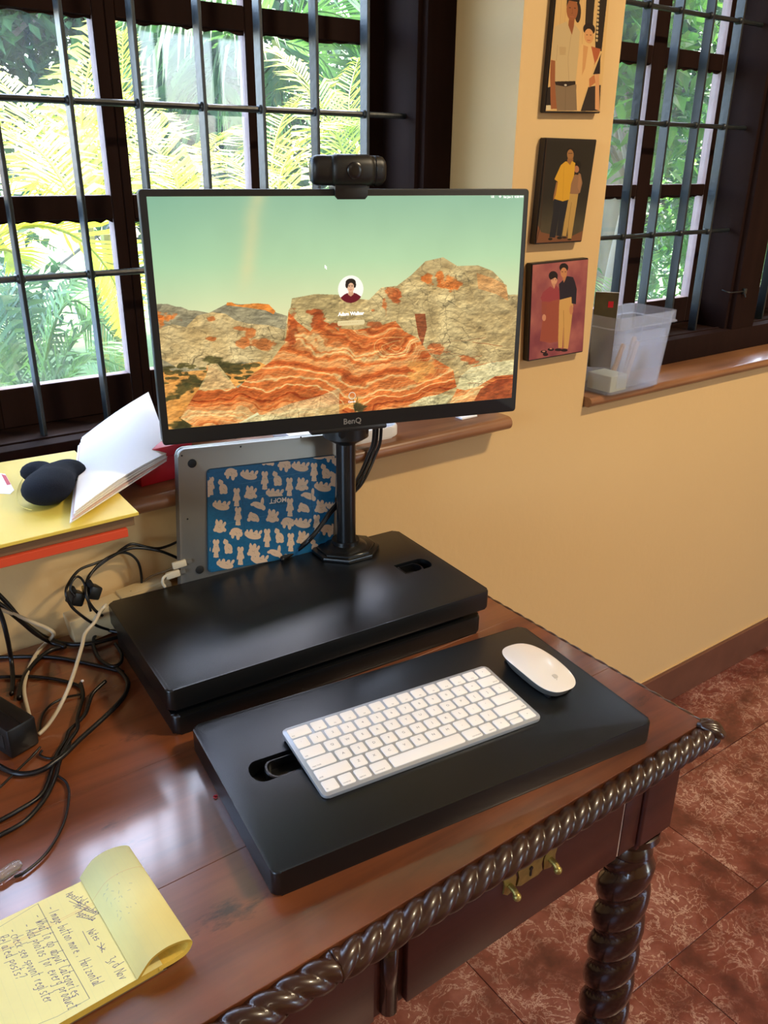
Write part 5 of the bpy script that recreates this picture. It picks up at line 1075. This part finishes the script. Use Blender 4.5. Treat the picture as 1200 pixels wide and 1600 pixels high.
# rolled pages: section curve in x-z extruded across the pad; thick bundle of sheets
sec = [(.020, .0048), (.034, .0046), (.045, .0070), (.0505, .0150), (.048, .0208), (.039, .0248), (.027, .0262), (.015, .0232), (.007, .0160), (.001, .0092)]
sp = smoothpath([(a, 0, b) for a, b in sec], 6)
cvr = Canvas(500, 600, (240, 231, 158)); cvr.a *= (.97+.05*vnoise(500, 600, 4, 4, 16)[..., None])
for k in range(1, 14): cvr.line([(k/14., 0), (k/14., 1)], 1, (210, 212, 160), .25)
cvr.line([(0, .25), (1, .25)], 1.6, (220, 150, 100), .5); rs = random.Random(2)
for _ in range(26):
    x, y = rs.uniform(.62, .84), rs.uniform(.25, .6); cvr.line([(x, y), (x+rs.uniform(-.03, .03), y+rs.uniform(-.01, .02))], 1.6, (120, 128, 150), .5)
mroll = img_mat('rolled_page', cvr.image('rolled_page_picture'), .75)
bm = B(); uvl = bm.loops.layers.uv.verify()
def roll_sheet(off, m_i, y0, y1, bm):
    n = len(sp); out = []
    for i in range(n):
        t_ = (sp[min(i+1, n-1)]-sp[max(i-1, 0)]).normalized(); nr = Vector((t_.z, 0, -t_.x)); out.append(sp[i]+nr*off)
    A = [bm.verts.new((p.x, y0, p.z)) for p in out]; Bv = [bm.verts.new((p.x+.0015, y1, p.z)) for p in out]
    for i in range(n-1):
        f = bm.faces.new((A[i], A[i+1], Bv[i+1], Bv[i])); f.material_index = m_i; f.smooth = True
        for lp, t_ in zip(f.loops, ((i/n, 1), ((i+1)/n, 1), ((i+1)/n, 0), (i/n, 0))): lp[uvl].uv = t_
    return A, Bv
A1, B1 = roll_sheet(.0, 0, .004, -PWd-.001, bm); A2, B2 = roll_sheet(-.0034, 1, .003, -PWd, bm)
for P_, Q_ in ((A1, A2), (B1, B2)):
    for i in range(len(P_)-1): f = bm.faces.new((P_[i], P_[i+1], Q_[i+1], Q_[i])); f.material_index = 1
f = bm.faces.new((A1[-1], B1[-1], B2[-1], A2[-1])); f.material_index = 1
bmesh.ops.recalc_face_normals(bm, faces=bm.faces[:])
obj('rolled_pages', bm, [mroll, M_padedge], pad)

# ------------------------------------------------------------------ things on the left window sill
SZ = .945
def slab(name, label, cat, quadpts, z0, z1, m, bev=.0006, em=None, group=None):
    c = sum((Vector(p) for p in quadpts), Vector((0, 0)))/4; t_ = thing(name, label, cat, (c.x, c.y, z0), group=group)
    bm = B(); q = [(p[0]-c.x, p[1]-c.y) for p in quadpts]; ar = sum(q[i][0]*q[(i+1) % 4][1]-q[(i+1) % 4][0]*q[i][1] for i in range(4))
    prism(bm, q if ar > 0 else q[::-1], 0, z1-z0, bev, 1)
    o = obj('cover', bm, m, t_, 30)
    return t_
# stacked files, lowest first: corners (front-left, front-right, back-right, back-left)
slab('file_folder', 'grey board folder at the bottom of the file stack on the left sill', 'folder', [(-.13, -.070), (.188, -.070), (.196, .13), (-.12, .14)], SZ, SZ+.005, M_grey)
fo = slab('file_folder', 'orange-red folder sticking out under the yellow file on the left sill', 'folder', [(-.12, -.166), (.192, -.163), (.206, .118), (-.10, .130)], SZ+.0052, SZ+.0160, M_orange)
slab('paper_bundle', 'brownish bundle of papers between the orange-red and yellow folders', 'papers', [(-.11, -.160), (.203, -.158), (.212, .110), (-.10, .125)], SZ+.0162, SZ+.0300, M_brown)
fl = slab('file_folder', 'glossy yellow folder on top of the file stack by the left window', 'folder', [(-.10, -.168), (.2055, -.162), (.2175, -.098), (.2175, .118), ][:0] or [(-.10, -.170), (.2075, -.164), (.2170, .112), (-.09, .130)], SZ+.0302, SZ+.0345, M_folder)
FT = SZ+.0346
# scrap of printed card
bm = B(); pts = [at(-6, 770, 2, FT+.001), at(-6, 738, 2, FT+.001), at(8, 740, 2, FT+.001), at(22, 765, 2, FT+.001), at(16, 771, 2, FT+.001)]
prism(bm, [(p.x, p.y) for p in pts][::-1], FT, FT+.0005)
sc_ = obj('card_scrap', bm, M_paper); tag(sc_, 'small white printed card slip lying on the yellow folder at far left', 'card')
bm = B(); q = [at(2, 741, 2, FT+.0007), at(9, 743, 2, FT+.0007), at(17, 757, 2, FT+.0007), at(11, 758, 2, FT+.0007)]; bm.faces.new([bm.verts.new((p.x, p.y, FT+.0008)) for p in q][::-1]); obj('red_band', bm, M_red, sc_)
# navy plush with three lobes: one continuous surface from metaballs
mb = bpy.data.metaballs.new('plush'); mb.resolution = .004; mb.threshold = .35; mo = bpy.data.objects.new('plush_src', mb); C.objects.link(mo)
def ball(px, py, z, r, sc=(1, 1, 1)):
    r *= 1.13; py -= 2
    p = at(px, py, 2, z); e_ = mb.elements.new(type='ELLIPSOID'); e_.co = p; e_.radius = r; e_.size_x, e_.size_y, e_.size_z = sc
ball(72, 764, FT+.021, .041, (.95, 1, .60)); ball(80, 752, FT+.022, .038, (1., 1.0, .60)); ball(88, 742, FT+.020, .034, (1.0, .95, .62)); ball(104, 734, FT+.019, .028, (1, .9, .65)); ball(113, 738, FT+.017, .023, (1, .95, .72)); ball(60, 736, FT+.018, .026, (1, .9, .66)); ball(51, 737, FT+.015, .021, (1, .9, .7))
bpy.context.view_layer.update(); me = bpy.data.meshes.new_from_object(mo.evaluated_get(bpy.context.evaluated_depsgraph_get())); bpy.data.objects.remove(mo)
mz = min(v.co.z for v in me.vertices)
for v in me.vertices: v.co.z = max(v.co.z, FT+.0008) if mz < FT else v.co.z-(mz-FT)+.0005
me.materials.clear(); me.materials.append(M_navy); me.polygons.foreach_set('use_smooth', [True]*len(me.polygons))
pz = bpy.data.objects.new('plush_cushion', me); C.objects.link(pz); tag(pz, 'small dark navy three-lobed stuffed cushion on the yellow folder', 'cushion')
bm = B(); tube(bm, smoothpath([at(42, 728, 2, FT+.016), at(37, 745, 2, FT+.004), at(30, 757, 2, FT+.003), at(26, 772, 2, FT+.003), at(32, 790, 2, FT+.003), at(50, 797, 2, FT+.004)], 5), .0006, 5); obj('loop_thread', bm, M_folder, pz)
# bundle of white sheets leaning from the yellow folder up towards the grille
PA = at(117, 800, 2, FT+.0155); PBc = at(266, 706, 1, .012); PCc = at(232, 613, 1, .150); PDc = at(128, 684, 1, .120)
shp = thing('sheet_bundle', 'bundle of white paper sheets tilted against the window grille beside the red box', 'papers')
def leafbm(off, bend, shift):
    bm = B(); N = 10; Mm = 8; g = []
    nr = (PBc-PA).cross(PDc-PA).normalized()
    if nr.z < 0: nr = -nr
    for i in range(N+1):
        u = i/N; row = []
        for j in range(Mm+1):
            v = j/Mm; p = PA*(1-u)*(1-v)+PBc*u*(1-v)+PCc*u*v+PDc*(1-u)*v
            p = p+nr*(off+bend*math.sin(PI*u)*(1-v*.5))+(PBc-PA).normalized()*shift; row.append(p)
        g.append(row)
    top = [[bm.verts.new(p+nr*.0008) for p in r] for r in g]; bot = [[bm.verts.new(p-nr*.0008) for p in r] for r in g]
    for i in range(N):
        for j in range(Mm): bm.faces.new((top[i][j], top[i+1][j], top[i+1][j+1], top[i][j+1])); bm.faces.new((bot[i][j], bot[i][j+1], bot[i+1][j+1], bot[i+1][j]))
    bo = [(i, 0) for i in range(N)]+[(N, j) for j in range(Mm)]+[(i, Mm) for i in range(N, 0, -1)]+[(0, j) for j in range(Mm, 0, -1)]
    for k in range(len(bo)):
        a, b = bo[k], bo[(k+1) % len(bo)]; bm.faces.new((top[a[0]][a[1]], bot[a[0]][a[1]], bot[b[0]][b[1]], top[b[0]][b[1]]))
    bmesh.ops.recalc_face_normals(bm, faces=bm.faces[:]); return bm
for k, (o_, b_, s_) in enumerate(((0, .006, 0), (-.0024, .004, -.003), (-.0048, .003, -.001), (-.0072, .001, -.007), (-.0096, 0, -.012))): obj('sheets', leafbm(o_, b_, s_), M_paper if k != 3 else mat('pinkish_paper', rgb(226, 196, 190), .7), shp, 30)
# red box and white tray behind the laptop
rb = thing('gift_box', 'red lidded cardboard box on the left sill behind the laptop', 'box', (.330, .052, SZ), math.radians(6))
bm = B(); box2(bm, (-.063, -.045, 0), (.020, .045, .036), bev=.001); obj('box_base', bm, M_red, rb, 30)
bm = B(); box2(bm, (-.0645, -.0465, .0365), (.0215, .0465, .052), bev=.0015); obj('box_lid', bm, M_red, rb, 30)
wt = thing('plastic_tray', 'white round-cornered plastic tray on the left sill behind the monitor pole', 'tray', (.630, .048, SZ), math.radians(-3))
bm = B(); prism(bm, rrect(.190, .125, .022, 6), 0, .020, .004, 3); o = obj('tray_body', bm, M_whiteplastic, wt, 35)
cb = B(); prism(cb, rrect(.182, .117, .019, 6), .003, .05); boolcut(o, cb)
bm = B(); box2(bm, (.868, -.006, SZ+.0004), (.905, .014, SZ+.004), bev=.001); tag(obj('paper_slip', bm, M_paper), 'tiny white slip at the right end of the left sill', 'paper')

# ------------------------------------------------------------------ translucent bin on the right sill
BZ = .937
c1 = at(951, 621, 2, BZ); c2 = at(1030, 602, 2, BZ); ex = (c2-c1); ex.z = 0; bw = ex.length; ex.normalize(); by_ = math.atan2(ex.y, ex.x)
bin_ = thing('storage_bin', 'translucent frosted plastic bin standing at the left end of the right sill', 'bin', c1, by_)
bd = .088; BH = .160; tp = .010
def binpts(k, e=0.): # outline at level k (0 bottom, 1 top), e inset
    g = tp*k; r = .012
    return [(x+bw/2, y+bd/2) for x, y in rrect(bw+2*g-2*e, bd+2*g-2*e, r, 4)]
def loft(bm, levels, close=True):
    rings = [[bm.verts.new((x, y, z)) for x, y in pts] for pts, z in levels]
    for i in range(len(rings)-1):
        n = len(rings[i])
        for k in range(n): bm.faces.new((rings[i][k], rings[i][(k+1) % n], rings[i+1][(k+1) % n], rings[i+1][k]))
    bm.faces.new(rings[0][::-1]); bm.faces.new(rings[-1] if close else rings[-1])
bm = B(); th = .0012; loft(bm, [(binpts(0, .003), 0.0006), (binpts(0), .003), (binpts(.86), BH*.86), (binpts(1., -.003), BH*.865), (binpts(1.0, -.003), BH), (binpts(1.0, -.001), BH), (binpts(.88, th), BH*.865), (binpts(0, th), .004)])
obj('bin_wall', bm, M_frost, bin_, 40)
bm = B(); tube(bm, [Vector((x, y, BH*.865)) for x, y in binpts(1., -.0052)+binpts(1., -.0052)[:1]], .0016, 6, False); obj('bin_rim', bm, M_frost, bin_, 40)
bm = B(); rr = rrect(bw*.80, BH*.70, .006, 3); prism(bm, rr, 0, .0009, .0003, 1); tr(bm, Matrix.Translation((bw/2, -.0052, BH*.44)) @ Matrix.Rotation(.062, 4, 'X') @ RX); obj('embossed_panel', bm, M_frost, bin_, 35)
bk = thing('booklet', 'dark worn booklet sticking up out of the left side of the plastic bin', 'booklet', bin_.matrix_basis @ Vector((.010, .040, .050)), by_+math.radians(-52))
M_cover = mat('printed_cover', rgb(70, 62, 36), .6, var=.9, vscale=28)
bm = B(); box(bm, (0, 0, .078), (.046, .0045, .150), bev=.0008); obj('cover', bm, M_cover, bk); bm = B(); box(bm, (.0006, 0, .078), (.0455, .0030, .1505)); obj('pages', bm, M_paper, bk)
bm = B(); box2(bm, (.004, -.0026, .124), (.014, -.0022, .136)); obj('cover_print', bm, M_red, bk)
M_wood2 = mat('pale_wood', rgb(196, 140, 62), .6, var=.2, vscale=30)
for k, (px_, a_, l_) in enumerate(((.080, .32, .098), (.098, .20, .102), (.068, .42, .090))):
    bm = B(); box(bm, (0, 0, l_/2), (.013, .006, l_), bev=.002); tr(bm, bin_.matrix_basis @ Matrix.Translation((px_-.010, .020+.014*k, .0045+.006*a_)) @ Matrix.Rotation(a_, 4, 'Y'))
    tag(obj('wooden_stick', bm, M_wood2, None, 30), ('middle', 'rightmost, tallest', 'leftmost, most tilted')[k]+' of the flat pale wooden sticks in the bin', 'stick', 'pale wooden sticks in the bin')
bm = B(); box(bm, (0, 0, .0225), (.052, .060, .033), bev=.001); tr(bm, bin_.matrix_basis @ Matrix.Translation((.036, .036, .0)) ); tag(obj('paper_pad', bm, mat('cream_paper', rgb(214, 208, 168), .7)), 'cream paper pad low inside the plastic bin', 'papers')

# ------------------------------------------------------------------ power strip, plugs, adapter
pw = thing('power_strip', 'beige power strip against the wall behind the riser', 'power strip', (.2135, -.026, TZ), math.radians(0))
Mp = Matrix.Translation((0, 0, .0285)) @ Matrix.Rotation(math.radians(-7), 4, 'Y')
bm = B(); box(bm, (0, 0, 0), (.150, .034, .042), bev=.002); tr(bm, Mp); obj('housing', bm, M_beige, pw, 30)
bm = B(); box(bm, (.038, .002, .022), (.072, .026, .004), bev=.001); tr(bm, Mp); obj('cover_plate', bm, M_beige, pw, 30)
for k, (px, py) in enumerate(((118, 934), (144, 924))):
    p = at(px, py, 1, -.052); t_ = thing('power_plug', ('left' if k == 0 else 'right')+' black plug pushed into the beige power strip', 'plug', p, math.radians(12), 'black plugs in the power strip')
    bm = B(); box(bm, (0, 0, 0), (.018, .020, .019), rot=Ry(.5), bev=.003); obj('plug_body', bm, M_plastic, t_, 35); bm = B(); tube(bm, [(0, 0, .004), (-.004, -.002, .018)], [.0055, .0035], 10); obj('strain_relief', bm, M_rubber, t_, 40)
    bm = B(); box(bm, (0, .014, -.002), (.010, .012, .010), bev=.001); obj('prongs', bm, M_brass, t_)
ad = thing('power_adapter', 'black power adapter brick at the left table edge among cables', 'adapter', (.0393-.0152, -.2265-.0069, TZ), math.atan2(-.0618, .0213)+PI/2)
# local: -y toward camera end
bm = B(); box(bm, (0, .075, .0205), (.036, .150, .039), bev=.0035); obj('housing', bm, M_plastic, ad, 35)
bm = B(); box(bm, (0, .075, .0398), (.0362, .1502, .0010)); tr(bm, Matrix.Identity(4)); o = obj('seam_band', bm, M_gloss, ad)
o.scale = (.05, .96, 1.0)
bm = B(); box2(bm, (-.0186, .010, .012), (-.0178, .060, .030)); obj('rating_label', bm, mat('label_grey', rgb(34, 34, 34), .5), ad)
for name, (px, py), lab in (('usb_connector', (278, 882), 'upper beige cable connector plugged into the laptop edge'), ('usb_connector', (268, 898), 'lower beige hooked connector beside the laptop corner')):
    p = at(px, py, 1, -.062); t_ = thing(name, lab, 'connector', p, math.radians(-8), 'beige connectors at the laptop edge')
    bm = B(); box(bm, (.002, 0, 0), (.020, .006, .010), rot=Ry(-.12), bev=.0015); obj('shell', bm, M_wcable, t_, 35); bm = B(); box(bm, (.015, 0, .0015), (.010, .003, .005)); obj('metal_tip', bm, M_alu, t_)

# ------------------------------------------------------------------ cables
def cable(label, pts, r, m=M_cable, cat='cable', group=None, sub=6, name='cable'):
    P = []
    for p in pts:
        if len(p) == 3: P.append(at(p[0], p[1], 2, TZ+p[2]) if p[2] >= 0 else at(p[0], p[1], 1, p[2]))
        else: P.append(Vector(p[1:]))
    Q = smoothpath(P, sub)
    for q in Q: q.z = max(q.z, TZ+r+.0004) if (q.y > -.66 and q.z < .9) else q.z; q.y = min(q.y, -r-.0006)
    bm = B(); tube(bm, Q, r, 8); return tag(obj(name, bm, m, None, 'all'), label, cat, group)
# (px, py, z above table) or (px, py, negative wall distance)
cable('thick black cable sagging across the wall at far left down to the table', [(-20, 912, -.05), (0, 931, -.05), (15, 947, -.05), (32, 967, -.05), (50, 982, -.045), (72, 996, .006), (95, 1004, .006), (120, 1007, .005), (150, 1004, .006), (185, 995, .004)], .0030)
cable('second black cable running tight beside the thick sagging wall cable', [(-20, 934, -.06), (0, 944, -.06), (20, 960, -.06), (38, 975, -.055), (56, 990, -.05), (76, 1002, .010), (100, 1010, .006), (95, 1011, .004), (75, 1018, .004), (50, 1040, .004), (35, 1065, .004), (30, 1092, .003)], .0032)
cable('beige cable looping from the far left wall down behind the adapter', [(-15, 948, -.065), (0, 952, -.064), (25, 961, -.060), (50, 972, -.056), (72, 981, -.052), (84, 990, -.050), (76, 1001, .010), (62, 1015, .006), (50, 1034, .005), (40, 1060, .004), (38, 1084, .004), (46, 1120, .003)], .0026, M_wcable)
cable('white cable arching from behind the riser to the adapter corner', [(172, 981, .010), (158, 970, .020), (148, 968, .034), (160, 952, .060), (165, 945, .062), (157, 955, .060), (148, 972, .056), (133, 990, .050), (128, 1010, .046), (116, 1050, .038), (105, 1080, .030), (90, 1110, .018), (74, 1134, .007), (60, 1148, .003)], .0024, M_wcable)
cable('black cable looping high on the wall between laptop and power strip', [(300, 838, -.03), (282, 844, -.022), (265, 852, -.02), (247, 857, -.02), (230, 855, -.02), (207, 850, -.02), (192, 857, -.02), (175, 870, -.02), (150, 880, -.022), (125, 890, -.03), (110, 907, -.045), (103, 925, -.062), (110, 945, -.064), (125, 960, -.064), (150, 977, -.062), (170, 984, -.058)], .0020)
cable('black cable from the laptop curving down to the right plug', [(300, 882, -.03), (282, 874, -.026), (250, 861, -.025), (212, 856, -.024), (187, 863, -.024), (162, 878, -.026), (142, 896, -.034), (135, 912, -.05), (136, 934, -.066), (148, 953, -.066), (160, 962, -.064)], .0022)
cable('black cable hooping over to the back of the riser', [(135, 934, -.06), (135, 912, -.045), (150, 886, -.03), (175, 868, -.022), (198, 864, -.018), (215, 877, -.018), (221, 902, -.018), (221, 930, -.02)], .0019)
cable('small black cord loop over the left plug', [(118, 932, -.062), (110, 922, -.06), (113, 908, -.055), (122, 901, -.05), (131, 910, -.05), (135, 930, -.058), (142, 955, -.062)], .0017)
cable('thin dark cord from the connectors to the power strip', [(276, 884, -.05), (260, 892, -.03), (235, 901, -.02), (218, 915, -.02), (204, 925, -.03)], .0013, mat('taupe_cord', rgb(112, 88, 58), .6))
cable('short beige hooked cord under the lower connector', [(264, 897, -.062), (256, 902, -.062), (254, 910, -.062), (258, 917, -.062)], .0022, M_wcable)
cable('thick black cord sweeping across the table from riser to left edge', [(182, 1044, .004), (194, 1056, .004), (200, 1068, .004), (196, 1084, .004), (184, 1100, .004), (164, 1120, .005), (144, 1138, .005), (124, 1156, .006), (104, 1176, .007), (86, 1190, .007), (70, 1201, .006), (50, 1208, .004), (30, 1209, .004), (12, 1204, .004), (-12, 1190, .004)], .0030)
cable('black cord twisted into the bundle, ending at a bare tip', [(165, 1064, .012), (146, 1082, .008), (140, 1096, .005), (134, 1114, .004), (122, 1128, .004), (108, 1142, .004), (102, 1158, .003), (90, 1176, .003), (82, 1200, .003), (66, 1240, .003), (27, 1267, .003), (-10, 1287, .003)], .0024)
cable('black cord braided around its neighbour from the white crumb downwards', [(126, 1068, .004), (130, 1086, .004), (126, 1104, .004), (121, 1122, .008), (121, 1138, .008), (108, 1158, .007), (98, 1176, .006), (92, 1194, .005), (86, 1216, .004), (70, 1248, .003), (40, 1282, .003), (0, 1305, .003), (-12, 1311, .003)], .0024)
cable('thin black earphone cord ending at the clear plastic cap', [(110, 1160, .006), (96, 1184, .006), (88, 1208, .004), (103, 1222, .003), (108, 1243, .003), (100, 1285, .003), (75, 1330, .003), (40, 1362, .003), (22, 1370, .003)], .0014)
cable('thin black cord from the adapter end to the left edge', [(63, 1167, .006), (50, 1182, .003), (30, 1201, .003), (-10, 1240, .003)], .0013)
cable('thin cord curling from the adapter into the cable bundle', [(66, 1172, .006), (63, 1180, .003), (80, 1185, .003), (96, 1176, .003), (110, 1160, .003)], .0014)
cable('black cord lying flat across the table behind the adapter', [(-12, 1058, .003), (30, 1057, .003), (62, 1058, .003), (100, 1064, .003), (126, 1074, .003), (128, 1090, .003)], .0022)
cable('black cord along the table back from far left to the riser', [(-12, 1027, .003), (30, 1026, .003), (62, 1026, .003), (92, 1028, .003), (130, 1035, .003), (165, 1043, .003), (192, 1050, .003)], .0026)
cable('glossy black cord loop beside the riser back corner', [(186, 988, .008), (164, 985, .010), (149, 993, .008), (146, 1004, .006), (149, 1018, .004), (158, 1032, .004), (175, 1041, .006), (188, 1036, .006), (190, 1022, .006), (180, 1006, .006)], .0024)
cable('thin black cord arc left of the braided bundle', [(127, 1085, .003), (104, 1089, .003), (84, 1098, .003), (70, 1111, .003), (64, 1126, .003), (62, 1144, .003)], .0014)
cable('dark flat strap hanging down the wall at the left edge', [(-8, 940, -.07), (3, 965, -.07), (11, 995, -.07), (17, 1028, .020), (20, 1060, .006), (18, 1085, .003)], .0030)
for k, (dx, dy) in enumerate(((0, 0), (6, 3), (-5, 2))):
    cable(['outermost', 'middle', 'innermost'][(1, 0, 2)[k]]+' of three black cables hanging behind the monitor pole', [(590+dx, 655, -.055), (588+dx, 690, -.050), (580+dx, 712, -.050), (569+dx, 738, -.060), (556+dx, 760, -.078), (536+dx*.5, 778+dy, -.086), (518, 796+dy*1.5, -.090), (500, 822+dy, -.092), (482, 843+dy, -.092), (462, 859+dy, .0668), (440, 872+dy, .0668)], .0027)
# clear plastic connector cap and crumbs
bm = B(); c_ = at(12, 1362, 2, TZ+.005); capsule_x(bm, -.013, .013, .0055, .0048, (0, 0, 0), 12); tr(bm, Matrix.Translation((c_.x, c_.y, TZ+.0055)) @ Matrix.Rotation(.35, 4, 'Z'))
gm = bpy.data.materials.new('clear_plastic'); gm.use_nodes = True; b_ = gm.node_tree.nodes['Principled BSDF']; b_.inputs['Transmission Weight'].default_value = .9; b_.inputs['Roughness'].default_value = .08; b_.inputs['Base Color'].default_value = (.9, .92, .92, 1)
tag(obj('connector_cap', bm, gm, None, 40), 'clear plastic cap at the end of the thin cord', 'cap')
bm = B(); c_ = at(129, 1066, 2, TZ); bmesh.ops.create_icosphere(bm, subdivisions=1, radius=.0022, matrix=Matrix.Translation((c_.x, c_.y, TZ+.002))); tag(obj('white_crumb', bm, M_paper), 'tiny white crumb on the table by the cord tips', 'crumb')
bm = B(); c_ = at(337, 1246, 2, TZ); tube(bm, [(c_.x+.002*math.cos(a), c_.y+.002*math.sin(a), TZ+.0012) for a in np.linspace(0, 5.2, 12)], .0007, 5); tag(obj('red_ring', bm, M_red), 'tiny red ring on the table left of the keyboard tray', 'ring')

# ceiling lamp fixtures (outside the frame, give the warm light)
for x, y, lab in ((1.6, -1.28, 'ceiling lamp fixture on the right side of the room'), (-.9, -2.7, 'ceiling lamp fixture behind the camera')):
    t_ = thing('ceiling_lamp', lab, 'lamp', (x, y, ZC)); bm = B(); box2(bm, (-.27, -.08, -.16), (.27, .08, -.0005), bev=.01); obj('fixture', bm, M_white, t_, 30)
